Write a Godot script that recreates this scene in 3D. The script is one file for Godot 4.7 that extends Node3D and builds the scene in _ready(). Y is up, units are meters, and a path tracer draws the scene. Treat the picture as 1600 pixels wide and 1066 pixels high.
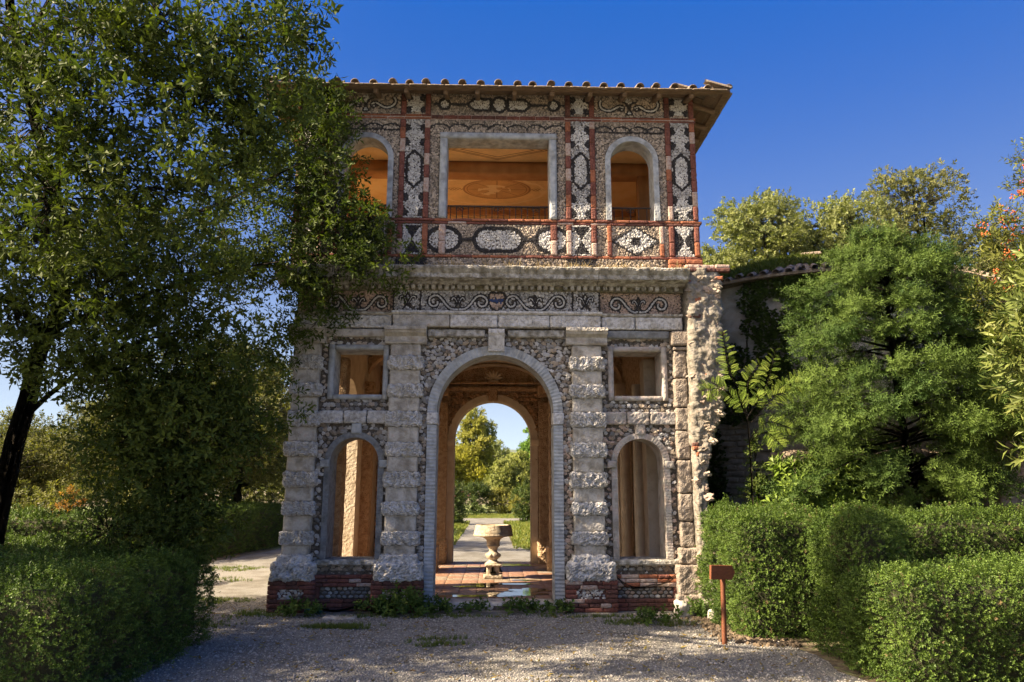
extends Node3D

var rng := RandomNumberGenerator.new()
var M := {}
var tex := {}
var unit_names := {}


# ---------------------------------------------------------------- geometry helpers
class Geo:
	var v := PackedVector3Array()
	var n := PackedVector3Array()
	func tri(a: Vector3, b: Vector3, c: Vector3) -> void:
		var k := (b - a).cross(c - a).normalized()
		v.append(a); v.append(c); v.append(b)
		n.append(k); n.append(k); n.append(k)
	func quad(a: Vector3, b: Vector3, c: Vector3, d: Vector3) -> void:
		tri(a, b, c)
		tri(a, c, d)
	func box(c: Vector3, s: Vector3) -> void:
		var h := s / 2.0
		var p := []
		for i in 8:
			p.append(c + Vector3(h.x if i & 1 else -h.x, h.y if i & 2 else -h.y, h.z if i & 4 else -h.z))
		quad(p[4], p[5], p[7], p[6])
		quad(p[1], p[0], p[2], p[3])
		quad(p[5], p[1], p[3], p[7])
		quad(p[0], p[4], p[6], p[2])
		quad(p[6], p[7], p[3], p[2])
		quad(p[0], p[1], p[5], p[4])
	func tube(path: PackedVector3Array, radii: PackedFloat32Array, sides: int) -> void:
		var rings := []
		var up := Vector3.UP
		for i in path.size():
			var d := (path[mini(i + 1, path.size() - 1)] - path[maxi(i - 1, 0)]).normalized()
			if absf(d.dot(up)) > 0.95:
				up = Vector3.RIGHT
			var a := d.cross(up).normalized()
			var b := a.cross(d).normalized()
			up = b
			var ring := PackedVector3Array()
			for k in sides:
				var t := TAU * k / sides
				ring.append(a * cos(t) + b * sin(t))
			rings.append(ring)
		for i in path.size() - 1:
			for k in sides:
				var k2 := (k + 1) % sides
				var p0: Vector3 = path[i] + rings[i][k] * radii[i]
				var p1: Vector3 = path[i] + rings[i][k2] * radii[i]
				var q0: Vector3 = path[i + 1] + rings[i + 1][k] * radii[i + 1]
				var q1: Vector3 = path[i + 1] + rings[i + 1][k2] * radii[i + 1]
				for t in [[p0, rings[i][k]], [q1, rings[i + 1][k2]], [p1, rings[i][k2]], [p0, rings[i][k]], [q0, rings[i + 1][k]], [q1, rings[i + 1][k2]]]:
					v.append(t[0])
					n.append(t[1])
	func mesh() -> ArrayMesh:
		var a := []
		a.resize(Mesh.ARRAY_MAX)
		a[Mesh.ARRAY_VERTEX] = v
		a[Mesh.ARRAY_NORMAL] = n
		var m := ArrayMesh.new()
		m.add_surface_from_arrays(Mesh.PRIMITIVE_TRIANGLES, a)
		return m


func rnd(a: float, b: float) -> float:
	return rng.randf_range(a, b)


func gen(s: int) -> FastNoiseLite:
	var f := FastNoiseLite.new()
	f.seed = s
	f.noise_type = FastNoiseLite.TYPE_SIMPLEX_SMOOTH
	f.frequency = 1.0
	f.fractal_octaves = 3
	return f


# indexed triangles (counter-clockwise) welded into one smooth-shaded mesh
func smooth_mesh(pts: PackedVector3Array, idx: PackedInt32Array) -> ArrayMesh:
	var nn := PackedVector3Array()
	nn.resize(pts.size())
	for t in range(0, idx.size(), 3):
		var k := (pts[idx[t + 1]] - pts[idx[t]]).cross(pts[idx[t + 2]] - pts[idx[t]])
		for j in 3:
			nn[idx[t + j]] += k
	for i in nn.size():
		nn[i] = nn[i].normalized()
	var flip := PackedInt32Array()
	for t in range(0, idx.size(), 3):
		flip.append(idx[t]); flip.append(idx[t + 2]); flip.append(idx[t + 1])
	var a := []
	a.resize(Mesh.ARRAY_MAX)
	a[Mesh.ARRAY_VERTEX] = pts
	a[Mesh.ARRAY_NORMAL] = nn
	a[Mesh.ARRAY_INDEX] = flip
	var m := ArrayMesh.new()
	m.add_surface_from_arrays(Mesh.PRIMITIVE_TRIANGLES, a)
	return m


# a block with rounded edges whose surface is roughened by noise
func block(s: Vector3, bev: float, amp: float, freq: float, cell: float, sd: int, pits := 0.0) -> ArrayMesh:
	var f := gen(sd)
	var pf := gen(sd + 91)
	pf.fractal_octaves = 2
	var weld := {}
	var pts := PackedVector3Array()
	var idx := PackedInt32Array()
	var h := s / 2.0
	for face in 6:
		var ax := face >> 1
		var sg := 1.0 if face & 1 else -1.0
		var u := (ax + 1) % 3
		var w := (ax + 2) % 3
		var nu := clampi(int(ceil(s[u] / cell)), 2, 84)
		var nw := clampi(int(ceil(s[w] / cell)), 2, 60)
		var grid := []
		for i in nu + 1:
			for j in nw + 1:
				var p := Vector3.ZERO
				p[ax] = sg * h[ax]
				p[u] = -h[u] + s[u] * i / nu
				p[w] = -h[w] + s[w] * j / nw
				var key := Vector3i((p * 20000.0).round())
				if not weld.has(key):
					var inner := Vector3(clampf(p.x, -h.x + bev, h.x - bev), clampf(p.y, -h.y + bev, h.y - bev), clampf(p.z, -h.z + bev, h.z - bev))
					var d := p - inner
					var q := inner + d.normalized() * bev if d.length() > 1e-6 else p
					var nd := d.normalized() if d.length() > 1e-6 else Vector3.FORWARD
					var k := f.get_noise_3dv(q * freq) * amp
					if pits > 0.0:
						k -= maxf(0.0, pf.get_noise_3dv(q * freq * 5.0) - 0.05) * pits
					weld[key] = pts.size()
					pts.append(q + nd * k)
				grid.append(weld[key])
		for i in nu:
			for j in nw:
				var a: int = grid[i * (nw + 1) + j]
				var b: int = grid[(i + 1) * (nw + 1) + j]
				var c: int = grid[(i + 1) * (nw + 1) + j + 1]
				var d2: int = grid[i * (nw + 1) + j + 1]
				for t in ([a, b, c, a, c, d2] if sg > 0 else [a, c, b, a, d2, c]):
					idx.append(t)
	return smooth_mesh(pts, idx)


# an irregular stone: a sphere of 2^k-split octahedron faces, dented by noise
func stone(split: int, dent: float, sd: int, flat := true, sq := Vector3.ONE) -> ArrayMesh:
	var f := gen(sd)
	f.fractal_octaves = 2
	var g := Geo.new()
	var weld := {}
	var pts := PackedVector3Array()
	var idx := PackedInt32Array()
	var n := 1 << split
	for o in 8:
		var sx := 1.0 if o & 1 else -1.0
		var sy := 1.0 if o & 2 else -1.0
		var sz := 1.0 if o & 4 else -1.0
		var pos := {}
		for i in n + 1:
			for j in n + 1 - i:
				var p := Vector3(sx * i, sy * j, sz * (n - i - j)).normalized()
				var q := p * (1.0 + f.get_noise_3dv(p * 1.3) * dent) * sq
				pos[Vector2i(i, j)] = q
				var key := Vector3i((p * 1000.0).round())
				if not weld.has(key):
					weld[key] = pts.size()
					pts.append(q)
				pos[Vector3i(i, j, 0)] = weld[key]
		for i in n:
			for j in n - i:
				var tris := [[Vector2i(i, j), Vector2i(i + 1, j), Vector2i(i, j + 1)]]
				if j < n - i - 1:
					tris.append([Vector2i(i + 1, j), Vector2i(i + 1, j + 1), Vector2i(i, j + 1)])
				for t in tris:
					if sx * sy * sz < 0:
						t.reverse()
					if flat:
						g.tri(pos[t[0]], pos[t[1]], pos[t[2]])
					else:
						for k in 3:
							idx.append(pos[Vector3i(t[k].x, t[k].y, 0)])
	return g.mesh() if flat else smooth_mesh(pts, idx)


func lathe(prof: PackedVector2Array, sides: int, wob := 0.0, sd := 1) -> ArrayMesh:
	var f := gen(sd)
	var pts := PackedVector3Array()
	var idx := PackedInt32Array()
	for i in prof.size():
		for k in sides:
			var t := TAU * k / sides
			var p := Vector3(cos(t), 0, sin(t))
			var r := prof[i].x * (1.0 + wob * f.get_noise_3dv(p * 1.5 + Vector3(0, prof[i].y * 4.0, 0)))
			pts.append(p * r + Vector3(0, prof[i].y, 0))
	for i in prof.size() - 1:
		for k in sides:
			var k2 := (k + 1) % sides
			var a := i * sides + k
			var b := i * sides + k2
			var c := (i + 1) * sides + k
			var d := (i + 1) * sides + k2
			for t in [a, d, b, a, c, d]:
				idx.append(t)
	return smooth_mesh(pts, idx)


# wall along x from x0 to x1 between two z planes; openings are [xa, xb, ya, y_spring, arched]
func wall_mesh(x0: float, x1: float, y0: float, y1: float, zf: float, zb: float, ops: Array) -> ArrayMesh:
	var g := Geo.new()
	var xs := [x0, x1]
	for o in ops:
		var steps := 24 if o[4] else 1
		for i in steps + 1:
			var t := float(i) / steps
			if o[4]:
				t = 0.5 - 0.5 * cos(PI * t)
			xs.append(lerpf(o[0], o[1], t))
	xs.sort()
	for i in xs.size() - 1:
		var a: float = xs[i]
		var b: float = xs[i + 1]
		if b - a < 1e-5:
			continue
		var here := []
		for o in ops:
			if a > o[0] - 1e-5 and b < o[1] + 1e-5:
				here.append(o)
		here.sort_custom(func(p, q): return p[2] < q[2])
		var la := y0
		var lb := y0
		var spans := []
		for o in here:
			spans.append([la, lb, o[2], o[2]])
			la = top_of(o, a)
			lb = top_of(o, b)
			g.quad(Vector3(a, o[2], zf), Vector3(b, o[2], zf), Vector3(b, o[2], zb), Vector3(a, o[2], zb))
			g.quad(Vector3(b, lb, zf), Vector3(a, la, zf), Vector3(a, la, zb), Vector3(b, lb, zb))
		spans.append([la, lb, y1, y1])
		for s in spans:
			g.quad(Vector3(a, s[0], zf), Vector3(b, s[1], zf), Vector3(b, s[3], zf), Vector3(a, s[2], zf))
			g.quad(Vector3(b, s[1], zb), Vector3(a, s[0], zb), Vector3(a, s[2], zb), Vector3(b, s[3], zb))
	for o in ops:
		g.quad(Vector3(o[0], o[2], zb), Vector3(o[0], o[2], zf), Vector3(o[0], o[3], zf), Vector3(o[0], o[3], zb))
		g.quad(Vector3(o[1], o[2], zf), Vector3(o[1], o[2], zb), Vector3(o[1], o[3], zb), Vector3(o[1], o[3], zf))
	g.quad(Vector3(x0, y0, zb), Vector3(x0, y0, zf), Vector3(x0, y1, zf), Vector3(x0, y1, zb))
	g.quad(Vector3(x1, y0, zf), Vector3(x1, y0, zb), Vector3(x1, y1, zb), Vector3(x1, y1, zf))
	g.quad(Vector3(x0, y1, zf), Vector3(x1, y1, zf), Vector3(x1, y1, zb), Vector3(x0, y1, zb))
	return g.mesh()


func top_of(o: Array, x: float) -> float:
	if not o[4]:
		return o[3]
	var r: float = (o[1] - o[0]) / 2.0
	var d: float = x - (o[0] + o[1]) / 2.0
	return o[3] + sqrt(maxf(0.0, r * r - d * d))


func arch_path(xa: float, xb: float, ya: float, ys: float, step := 0.06) -> PackedVector2Array:
	var p := PackedVector2Array()
	var nj := maxi(1, int((ys - ya) / step))
	for i in nj:
		p.append(Vector2(xa, lerpf(ya, ys, float(i) / nj)))
	var r := (xb - xa) / 2.0
	var na := maxi(10, int(PI * r / step))
	for i in na + 1:
		var t := PI - PI * i / na
		p.append(Vector2((xa + xb) / 2.0 + cos(t) * r, ys + sin(t) * r))
	for i in nj:
		p.append(Vector2(xb, lerpf(ys, ya, float(i + 1) / nj)))
	return p


func offset_line(p: PackedVector2Array, d: float) -> PackedVector2Array:
	var o := PackedVector2Array()
	for i in p.size():
		var t := (p[mini(i + 1, p.size() - 1)] - p[maxi(i - 1, 0)]).normalized()
		o.append(p[i] + Vector2(-t.y, t.x) * d)
	return o


# flat band that follows a path; its face is scored across by shallow ridges when ridge > 0
func band(p: PackedVector2Array, w: float, z0: float, z1: float, ridge := 0.0) -> ArrayMesh:
	var g := Geo.new()
	var q := offset_line(p, w)
	for i in p.size() - 1:
		var za := z1 - (ridge if i % 2 else 0.0)
		var zb := z1 - (0.0 if i % 2 else ridge)
		var a := Vector3(p[i].x, p[i].y, za)
		var b := Vector3(p[i + 1].x, p[i + 1].y, zb)
		var c := Vector3(q[i + 1].x, q[i + 1].y, zb)
		var d := Vector3(q[i].x, q[i].y, za)
		g.quad(a, d, c, b) if false else g.quad(d, a, b, c)
		var k := Vector3(0, 0, z0)
		g.quad(Vector3(a.x, a.y, z0), Vector3(b.x, b.y, z0), b, a)
		g.quad(d, c, Vector3(c.x, c.y, z0), Vector3(d.x, d.y, z0))
	for e in [0, p.size() - 1]:
		g.quad(Vector3(p[e].x, p[e].y, z0), Vector3(p[e].x, p[e].y, z1), Vector3(q[e].x, q[e].y, z1), Vector3(q[e].x, q[e].y, z0))
	return g.mesh()


# moulding: a (z, y) profile drawn out along x and roughened
func moulding(prof: PackedVector2Array, length: float, amp: float, sd: int, cell := 0.08) -> ArrayMesh:
	var f := gen(sd)
	var g := PackedVector3Array()
	var idx := PackedInt32Array()
	var fine := PackedVector2Array()
	for i in prof.size() - 1:
		var k := maxi(1, int(prof[i].distance_to(prof[i + 1]) / cell))
		for j in k:
			fine.append(prof[i].lerp(prof[i + 1], float(j) / k))
	fine.append(prof[-1])
	var nx := maxi(2, int(length / cell))
	for i in nx + 1:
		for j in fine.size():
			var p := Vector3(-length / 2.0 + length * i / nx, fine[j].y, fine[j].x)
			var q := p * 5.0
			g.append(p + Vector3(0, f.get_noise_3dv(q), f.get_noise_3dv(q + Vector3(7, 3, 1))) * amp * (0.0 if j == 0 or j == fine.size() - 1 else 1.0))
	for i in nx:
		for j in fine.size() - 1:
			var a := i * fine.size() + j
			var b := a + fine.size()
			for t in [a, b, b + 1, a, b + 1, a + 1]:
				idx.append(t)
	var lo := g.size()
	for e in [0, nx]:
		var first := g.size()
		for j in fine.size():
			g.append(g[e * fine.size() + j])
		for j in range(1, fine.size() - 1):
			for t in ([first, first + j, first + j + 1] if e == 0 else [first, first + j + 1, first + j]):
				idx.append(t)
	var fg := Geo.new()
	for q in range(0, idx.size(), 3):
		fg.tri(g[idx[q]], g[idx[q + 1]], g[idx[q + 2]])
	return fg.mesh()


# ---------------------------------------------------------------- node helpers
func mi(called: String, mesh: Mesh, mat: Material, parent: Node = self, at := Vector3.ZERO, rot := Vector3.ZERO, scl := Vector3.ONE) -> MeshInstance3D:
	var o := MeshInstance3D.new()
	o.name = called
	o.mesh = mesh
	o.material_override = mat
	parent.add_child(o, true)
	o.position = at
	o.rotation = rot
	o.scale = scl
	return o


func node(called: String, parent: Node, at := Vector3.ZERO) -> Node3D:
	var o := Node3D.new()
	o.name = called
	parent.add_child(o, true)
	o.position = at
	return o


func tag(o: Node, label: String, category: String, group := "", kind := "") -> void:
	o.set_meta("label", label)
	if category:
		o.set_meta("category", category)
	if group:
		o.set_meta("group", group)
	if kind:
		o.set_meta("kind", kind)


func thing(called: String, label: String, category: String, at := Vector3.ZERO, group := "") -> Node3D:
	var o := node(called, self, at)
	tag(o, label, category, group)
	return o


func structure(called: String, mesh: Mesh, mat: Material, label: String, at := Vector3.ZERO) -> MeshInstance3D:
	var o := mi(called, mesh, mat, self, at)
	o.set_meta("kind", "structure")
	o.set_meta("label", label)
	return o


func boxm(c: Vector3, s: Vector3) -> ArrayMesh:
	var g := Geo.new()
	g.box(c, s)
	return g.mesh()


func scatter(called: String, mesh: Mesh, mat: Material, xf: Array, cols: PackedColorArray, parent: Node = self) -> MultiMeshInstance3D:
	var m := MultiMesh.new()
	m.transform_format = MultiMesh.TRANSFORM_3D
	m.use_colors = cols.size() > 0
	m.mesh = mesh
	m.instance_count = xf.size()
	for i in xf.size():
		m.set_instance_transform(i, xf[i])
		if cols.size():
			m.set_instance_color(i, cols[i])
	var o := MultiMeshInstance3D.new()
	o.name = called
	o.multimesh = m
	o.material_override = mat
	parent.add_child(o, true)
	o.set_meta("kind", "stuff")
	return o


func rot_basis() -> Basis:
	return Basis.from_euler(Vector3(rnd(0, TAU), rnd(0, TAU), rnd(0, TAU)))


func aim(d: Vector3, roll: float) -> Basis:   # a basis whose y axis points along d
	var y := d.normalized()
	var x := y.cross(Vector3.UP if absf(y.y) < 0.97 else Vector3.RIGHT).normalized()
	var z := x.cross(y)
	return Basis(x, y, z) * Basis(Vector3.UP, roll)


# ---------------------------------------------------------------- materials
func noise_tex(key: String, sd: int, freq: float, oct: int, ramp: Array, type := FastNoiseLite.TYPE_SIMPLEX_SMOOTH, size := 512) -> NoiseTexture2D:
	if tex.has(key):
		return tex[key]
	var f := FastNoiseLite.new()
	f.seed = sd
	f.noise_type = type
	f.frequency = freq
	f.fractal_octaves = oct
	var t := NoiseTexture2D.new()
	t.width = size
	t.height = size
	t.seamless = true
	t.noise = f
	if ramp.size():
		var g := Gradient.new()
		var offs := PackedFloat32Array()
		var cs := PackedColorArray()
		for r in ramp:
			offs.append(r[0])
			cs.append(r[1].linear_to_srgb())
		g.offsets = offs
		g.colors = cs
		t.color_ramp = g
	tex[key] = t
	return t


func mat(key: String, ramp: Array, scale: float, rough := 0.9, bump := "", bump_cm := 0.0, freq := 0.02, oct := 5) -> StandardMaterial3D:
	var m := StandardMaterial3D.new()
	m.resource_name = key
	m.albedo_texture = noise_tex(key, absi(hash(key)) % 9999, freq, oct, ramp)
	m.uv1_triplanar = true
	m.uv1_world_triplanar = true
	m.uv1_scale = Vector3.ONE * scale
	m.roughness = rough
	if bump:
		m.heightmap_enabled = true
		m.heightmap_texture = tex[bump]
		m.heightmap_scale = bump_cm
	M[key] = m
	return m


func flat_mat(key: String, c: Color, rough := 0.85, back := Color(0, 0, 0), tinted := true) -> StandardMaterial3D:
	var m := StandardMaterial3D.new()
	m.resource_name = key
	m.albedo_color = c.linear_to_srgb()
	m.roughness = rough
	m.vertex_color_use_as_albedo = tinted
	if back != Color(0, 0, 0):
		m.backlight_enabled = true
		m.backlight = back.linear_to_srgb()
	M[key] = m
	return m


func C(r: float, g: float, b: float) -> Color:
	return Color(r, g, b)


func materials() -> void:
	noise_tex("bump_fine", 5, 0.05, 5, [])
	noise_tex("bump_coarse", 6, 0.022, 5, [])
	noise_tex("bump_pores", 7, 0.085, 3, [], FastNoiseLite.TYPE_CELLULAR)
	mat("tufa", [[0.0, C(.28, .265, .24)], [0.33, C(.52, .505, .48)], [0.58, C(.67, .655, .635)], [1.0, C(.76, .75, .73)]], 0.9, 0.95, "bump_pores", 2.0, 0.03)
	mat("sandstone", [[0.0, C(.30, .265, .215)], [0.45, C(.48, .45, .395)], [0.7, C(.56, .53, .48)], [1.0, C(.48, .38, .30)]], 0.8, 0.92, "bump_fine", 1.2, 0.012)
	mat("serena", [[0.0, C(.26, .28, .30)], [0.5, C(.40, .425, .44)], [1.0, C(.52, .525, .52)]], 0.7, 0.85, "bump_fine", 0.7, 0.02)
	mat("serena_dark", [[0.0, C(.15, .155, .16)], [0.5, C(.22, .23, .235)], [1.0, C(.30, .30, .29)]], 0.8, 0.9, "bump_fine", 0.8, 0.03)
	mat("warm_stone", [[0.0, C(.14, .115, .09)], [0.5, C(.26, .215, .175)], [1.0, C(.35, .315, .27)]], 0.9, 0.95, "bump_pores", 2.0, 0.02)
	mat("old_frame", [[0.0, C(.30, .27, .24)], [0.5, C(.42, .40, .37)], [0.75, C(.46, .38, .34)], [1.0, C(.50, .50, .48)]], 0.8, 0.9, "bump_fine", 1.0, 0.014)
	mat("mortar", [[0.0, C(.06, .05, .039)], [0.5, C(.115, .097, .076)], [1.0, C(.19, .165, .135)]], 1.1, 1.0, "bump_fine", 2.0, 0.03)
	mat("cornice_stone", [[0.0, C(.14, .125, .085)], [0.4, C(.31, .29, .245)], [0.65, C(.50, .48, .435)], [1.0, C(.66, .64, .60)]], 0.8, 0.95, "bump_pores", 2.2, 0.018)
	mat("mossy_cornice", [[0.0, C(.10, .10, .055)], [0.5, C(.19, .17, .11)], [1.0, C(.30, .27, .20)]], 1.0, 1.0, "bump_coarse", 2.5, 0.02)
	mat("brick_red", [[0.0, C(.12, .045, .034)], [0.5, C(.20, .07, .05)], [1.0, C(.27, .125, .095)]], 1.3, 0.95, "bump_fine", 0.9, 0.03)
	mat("brick_dark", [[0.0, C(.07, .033, .026)], [0.5, C(.13, .055, .042)], [1.0, C(.20, .105, .085)]], 1.3, 0.95, "bump_fine", 0.9, 0.03)
	mat("brick_orange", [[0.0, C(.23, .08, .042)], [0.5, C(.34, .12, .06)], [1.0, C(.40, .19, .11)]], 1.3, 0.95, "bump_fine", 0.9, 0.03)
	mat("brick_pale", [[0.0, C(.30, .17, .13)], [0.4, C(.42, .30, .24)], [0.7, C(.50, .42, .36)], [1.0, C(.36, .16, .11)]], 1.6, 0.95, "bump_fine", 0.9, 0.02)
	mat("inner_tufa", [[0.0, C(.34, .20, .11)], [0.45, C(.54, .36, .205)], [0.75, C(.62, .44, .27)], [1.0, C(.66, .50, .33)]], 0.8, 0.95, "bump_pores", 6.0, 0.02)
	mat("inner_plaster", [[0.0, C(.48, .38, .26)], [0.5, C(.60, .50, .37)], [1.0, C(.66, .57, .44)]], 0.5, 0.95, "bump_fine", 0.8, 0.012)
	mat("ochre_plaster", [[0.0, C(.68, .42, .18)], [0.5, C(.78, .52, .24)], [1.0, C(.80, .57, .29)]], 0.4, 0.95, "bump_fine", 0.3, 0.012)
	mat("ochre_dark", [[0.0, C(.33, .15, .05)], [0.5, C(.42, .20, .07)], [1.0, C(.5, .26, .1)]], 0.5, 0.95, "bump_fine", 0.3, 0.012)
	mat("terracotta", [[0.0, C(.16, .085, .05)], [0.5, C(.27, .15, .09)], [1.0, C(.36, .23, .15)]], 0.9, 0.55, "bump_fine", 0.6, 0.02)
	mat("pale_floor", [[0.0, C(.40, .27, .17)], [0.5, C(.54, .39, .26)], [1.0, C(.62, .48, .34)]], 0.9, 0.8, "bump_fine", 0.6, 0.02)
	mat("roof_tile", [[0.0, C(.14, .115, .085)], [0.35, C(.23, .165, .12)], [0.6, C(.29, .235, .175)], [1.0, C(.34, .32, .26)]], 1.5, 0.95, "bump_fine", 1.2, 0.03)
	mat("wood", [[0.0, C(.10, .065, .04)], [0.5, C(.20, .135, .085)], [1.0, C(.30, .21, .14)]], 1.2, 0.9, "bump_fine", 0.8, 0.02)
	M.wood.uv1_scale = Vector3(0.5, 4.0, 4.0)
	mat("sign_wood", [[0.0, C(.09, .026, .010)], [0.5, C(.18, .055, .018)], [1.0, C(.25, .09, .03)]], 1.2, 0.55, "bump_fine", 0.3, 0.02)
	M.sign_wood.uv1_scale = Vector3(1.0, 9.0, 9.0)
	mat("plaster_wall", [[0.0, C(.15, .14, .12)], [0.3, C(.32, .305, .275)], [0.55, C(.46, .445, .41)], [0.8, C(.38, .31, .25)], [1.0, C(.54, .53, .50)]], 0.35, 0.95, "bump_coarse", 1.5, 0.014, 6)
	mat("damp_brick", [[0.0, C(.12, .11, .08)], [0.5, C(.26, .22, .175)], [0.8, C(.37, .34, .28)], [1.0, C(.20, .22, .12)]], 0.6, 0.95, "bump_coarse", 2.5, 0.02)
	mat("rubble_wall", [[0.0, C(.16, .12, .08)], [0.5, C(.30, .23, .17)], [1.0, C(.42, .34, .26)]], 0.6, 0.95, "bump_coarse", 4.0, 0.03)
	mat("gravel", [[0.0, C(.085, .082, .074)], [0.4, C(.172, .165, .148)], [0.6, C(.24, .23, .205)], [1.0, C(.36, .348, .315)]], 1.2, 1.0, "bump_fine", 2.0, 0.12, 4)
	mat("soil", [[0.0, C(.08, .06, .035)], [0.5, C(.15, .115, .07)], [0.75, C(.13, .14, .055)], [1.0, C(.23, .18, .11)]], 0.3, 1.0, "bump_fine", 3.0, 0.03)
	mat("lawn", [[0.0, C(.07, .10, .02)], [0.5, C(.13, .16, .035)], [1.0, C(.21, .22, .07)]], 0.15, 1.0, "bump_fine", 3.0, 0.05)
	mat("hill", [[0.0, C(.05, .07, .04)], [0.5, C(.08, .10, .055)], [1.0, C(.12, .13, .08)]], 0.004, 1.0)
	mat("bark", [[0.0, C(.05, .042, .033)], [0.5, C(.11, .092, .072)], [1.0, C(.20, .175, .14)]], 1.4, 1.0, "bump_coarse", 3.0, 0.03)
	M.bark.uv1_scale = Vector3(3.0, 0.8, 3.0)
	mat("pale_bark", [[0.0, C(.16, .13, .10)], [0.5, C(.30, .26, .21)], [1.0, C(.42, .38, .32)]], 1.0, 1.0, "bump_coarse", 2.0, 0.03)
	mat("marble", [[0.0, C(.24, .18, .11)], [0.4, C(.42, .34, .235)], [0.7, C(.53, .46, .35)], [1.0, C(.58, .53, .43)]], 1.2, 0.8, "bump_fine", 1.0, 0.02)
	mat("iron", [[0.0, C(.015, .012, .01)], [1.0, C(.05, .035, .025)]], 3.0, 0.7)
	mat("ruin_stone", [[0.0, C(.11, .10, .085)], [0.35, C(.20, .185, .155)], [0.6, C(.28, .26, .225)], [0.8, C(.23, .17, .13)], [1.0, C(.36, .345, .31)]], 0.8, 0.95, "bump_coarse", 3.0, 0.03)
	mat("buttress", [[0.0, C(.22, .16, .12)], [0.5, C(.34, .25, .19)], [1.0, C(.44, .35, .28)]], 0.8, 0.95, "bump_coarse", 2.0, 0.02)
	noise_tex("dirt", 77, 0.012, 6, [[0.0, C(.55, .53, .49)], [0.36, C(.78, .76, .72)], [0.52, C(.98, .98, .98)], [1.0, C(1, 1, 1)]])
	for k in ["tufa", "sandstone", "serena", "serena_dark", "old_frame", "cornice_stone", "brick_red", "brick_dark", "brick_orange", "roof_tile", "gravel", "marble", "plaster_wall", "ruin_stone"]:
		var m: StandardMaterial3D = M[k]
		m.detail_enabled = true
		m.detail_blend_mode = BaseMaterial3D.BLEND_MODE_MUL
		m.detail_albedo = tex["dirt"]
		m.detail_uv_layer = BaseMaterial3D.DETAIL_UV_2
		m.uv2_triplanar = true
		m.uv2_world_triplanar = true
		m.uv2_scale = Vector3.ONE * (0.17 if k == "gravel" else 0.55)
	flat_mat("pebble", C(1, 1, 1), 0.9)
	flat_mat("wet_pebble", C(1, 1, 1), 0.6)
	flat_mat("leaf", C(1, 1, 1), 0.6, C(.62, .66, .22)).metallic_specular = 0.3
	flat_mat("thick_leaf", C(1, 1, 1), 0.5, C(.3, .36, .12)).metallic_specular = 0.35
	flat_mat("box_leaf", C(1, 1, 1), 0.5, C(.4, .46, .16)).metallic_specular = 0.35
	flat_mat("needle", C(1, 1, 1), 0.6, C(.3, .34, .12)).metallic_specular = 0.3
	flat_mat("straw", C(1, 1, 1), 0.9, C(.4, .36, .22))
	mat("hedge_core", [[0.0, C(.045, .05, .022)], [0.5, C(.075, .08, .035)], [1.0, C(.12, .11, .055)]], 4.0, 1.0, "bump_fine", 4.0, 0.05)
	flat_mat("berry", C(.55, .12, .025), 0.4, C(0, 0, 0), false)
	flat_mat("hose", C(.02, .12, .13), 0.5, C(0, 0, 0), false)
	flat_mat("cable", C(.30, .27, .23), 0.7, C(0, 0, 0), false)
	flat_mat("pipe_grey", C(.16, .16, .18), 0.5, C(0, 0, 0), false)
	var w := flat_mat("water", C(.05, .042, .035), 0.04, C(0, 0, 0), false)
	w.metallic_specular = 0.7


# ---------------------------------------------------------------- light, camera, sky
func set_up() -> void:
	var cam := Camera3D.new()
	cam.name = "camera"
	cam.fov = 49.73
	cam.far = 9000.0
	cam.near = 0.05
	add_child(cam)
	cam.position = Vector3(-0.03, 1.65, 10.9)
	cam.rotation_degrees = Vector3(11.5, -1.5, 0.15)
	var sun := DirectionalLight3D.new()
	sun.name = "sun"
	sun.light_energy = 1.5
	sun.light_color = Color(1.0, 0.915, 0.79)
	sun.light_angular_distance = 0.5
	sun.shadow_enabled = true
	add_child(sun)
	sun.look_at_from_position(Vector3.ZERO, Vector3(0.765, -0.605, -0.17))
	var sky := ProceduralSkyMaterial.new()
	sky.sky_top_color = Color(0.0, 0.2, 0.428)
	sky.sky_horizon_color = Color(0.54, 0.58, 0.59)
	sky.sky_curve = 0.13
	sky.ground_bottom_color = Color(0.25, 0.22, 0.18)
	sky.ground_horizon_color = Color(0.5, 0.5, 0.48)
	sky.sun_angle_max = 100.0
	sky.sun_curve = 0.31
	var e := Environment.new()
	e.background_mode = Environment.BG_SKY
	e.sky = Sky.new()
	e.sky.sky_material = sky
	e.tonemap_mode = Environment.TONE_MAPPER_LINEAR
	e.tonemap_exposure = 3.95
	e.fog_enabled = true
	e.fog_density = 0.00003
	e.fog_light_color = Color(0.72, 0.80, 0.92)
	e.sdfgi_enabled = true
	e.ssao_enabled = true
	e.ssil_enabled = true
	var we := WorldEnvironment.new()
	we.name = "world"
	we.environment = e
	add_child(we)


func _ready() -> void:
	rng.seed = 4711
	set_up()
	materials()
	ground()
	pavilion()
	upper_storey()
	roof()
	interior()
	ruin()
	grotto()
	basin()
	hedges()
	left_trees()
	right_plants()
	far_garden()
	small_things()


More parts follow.
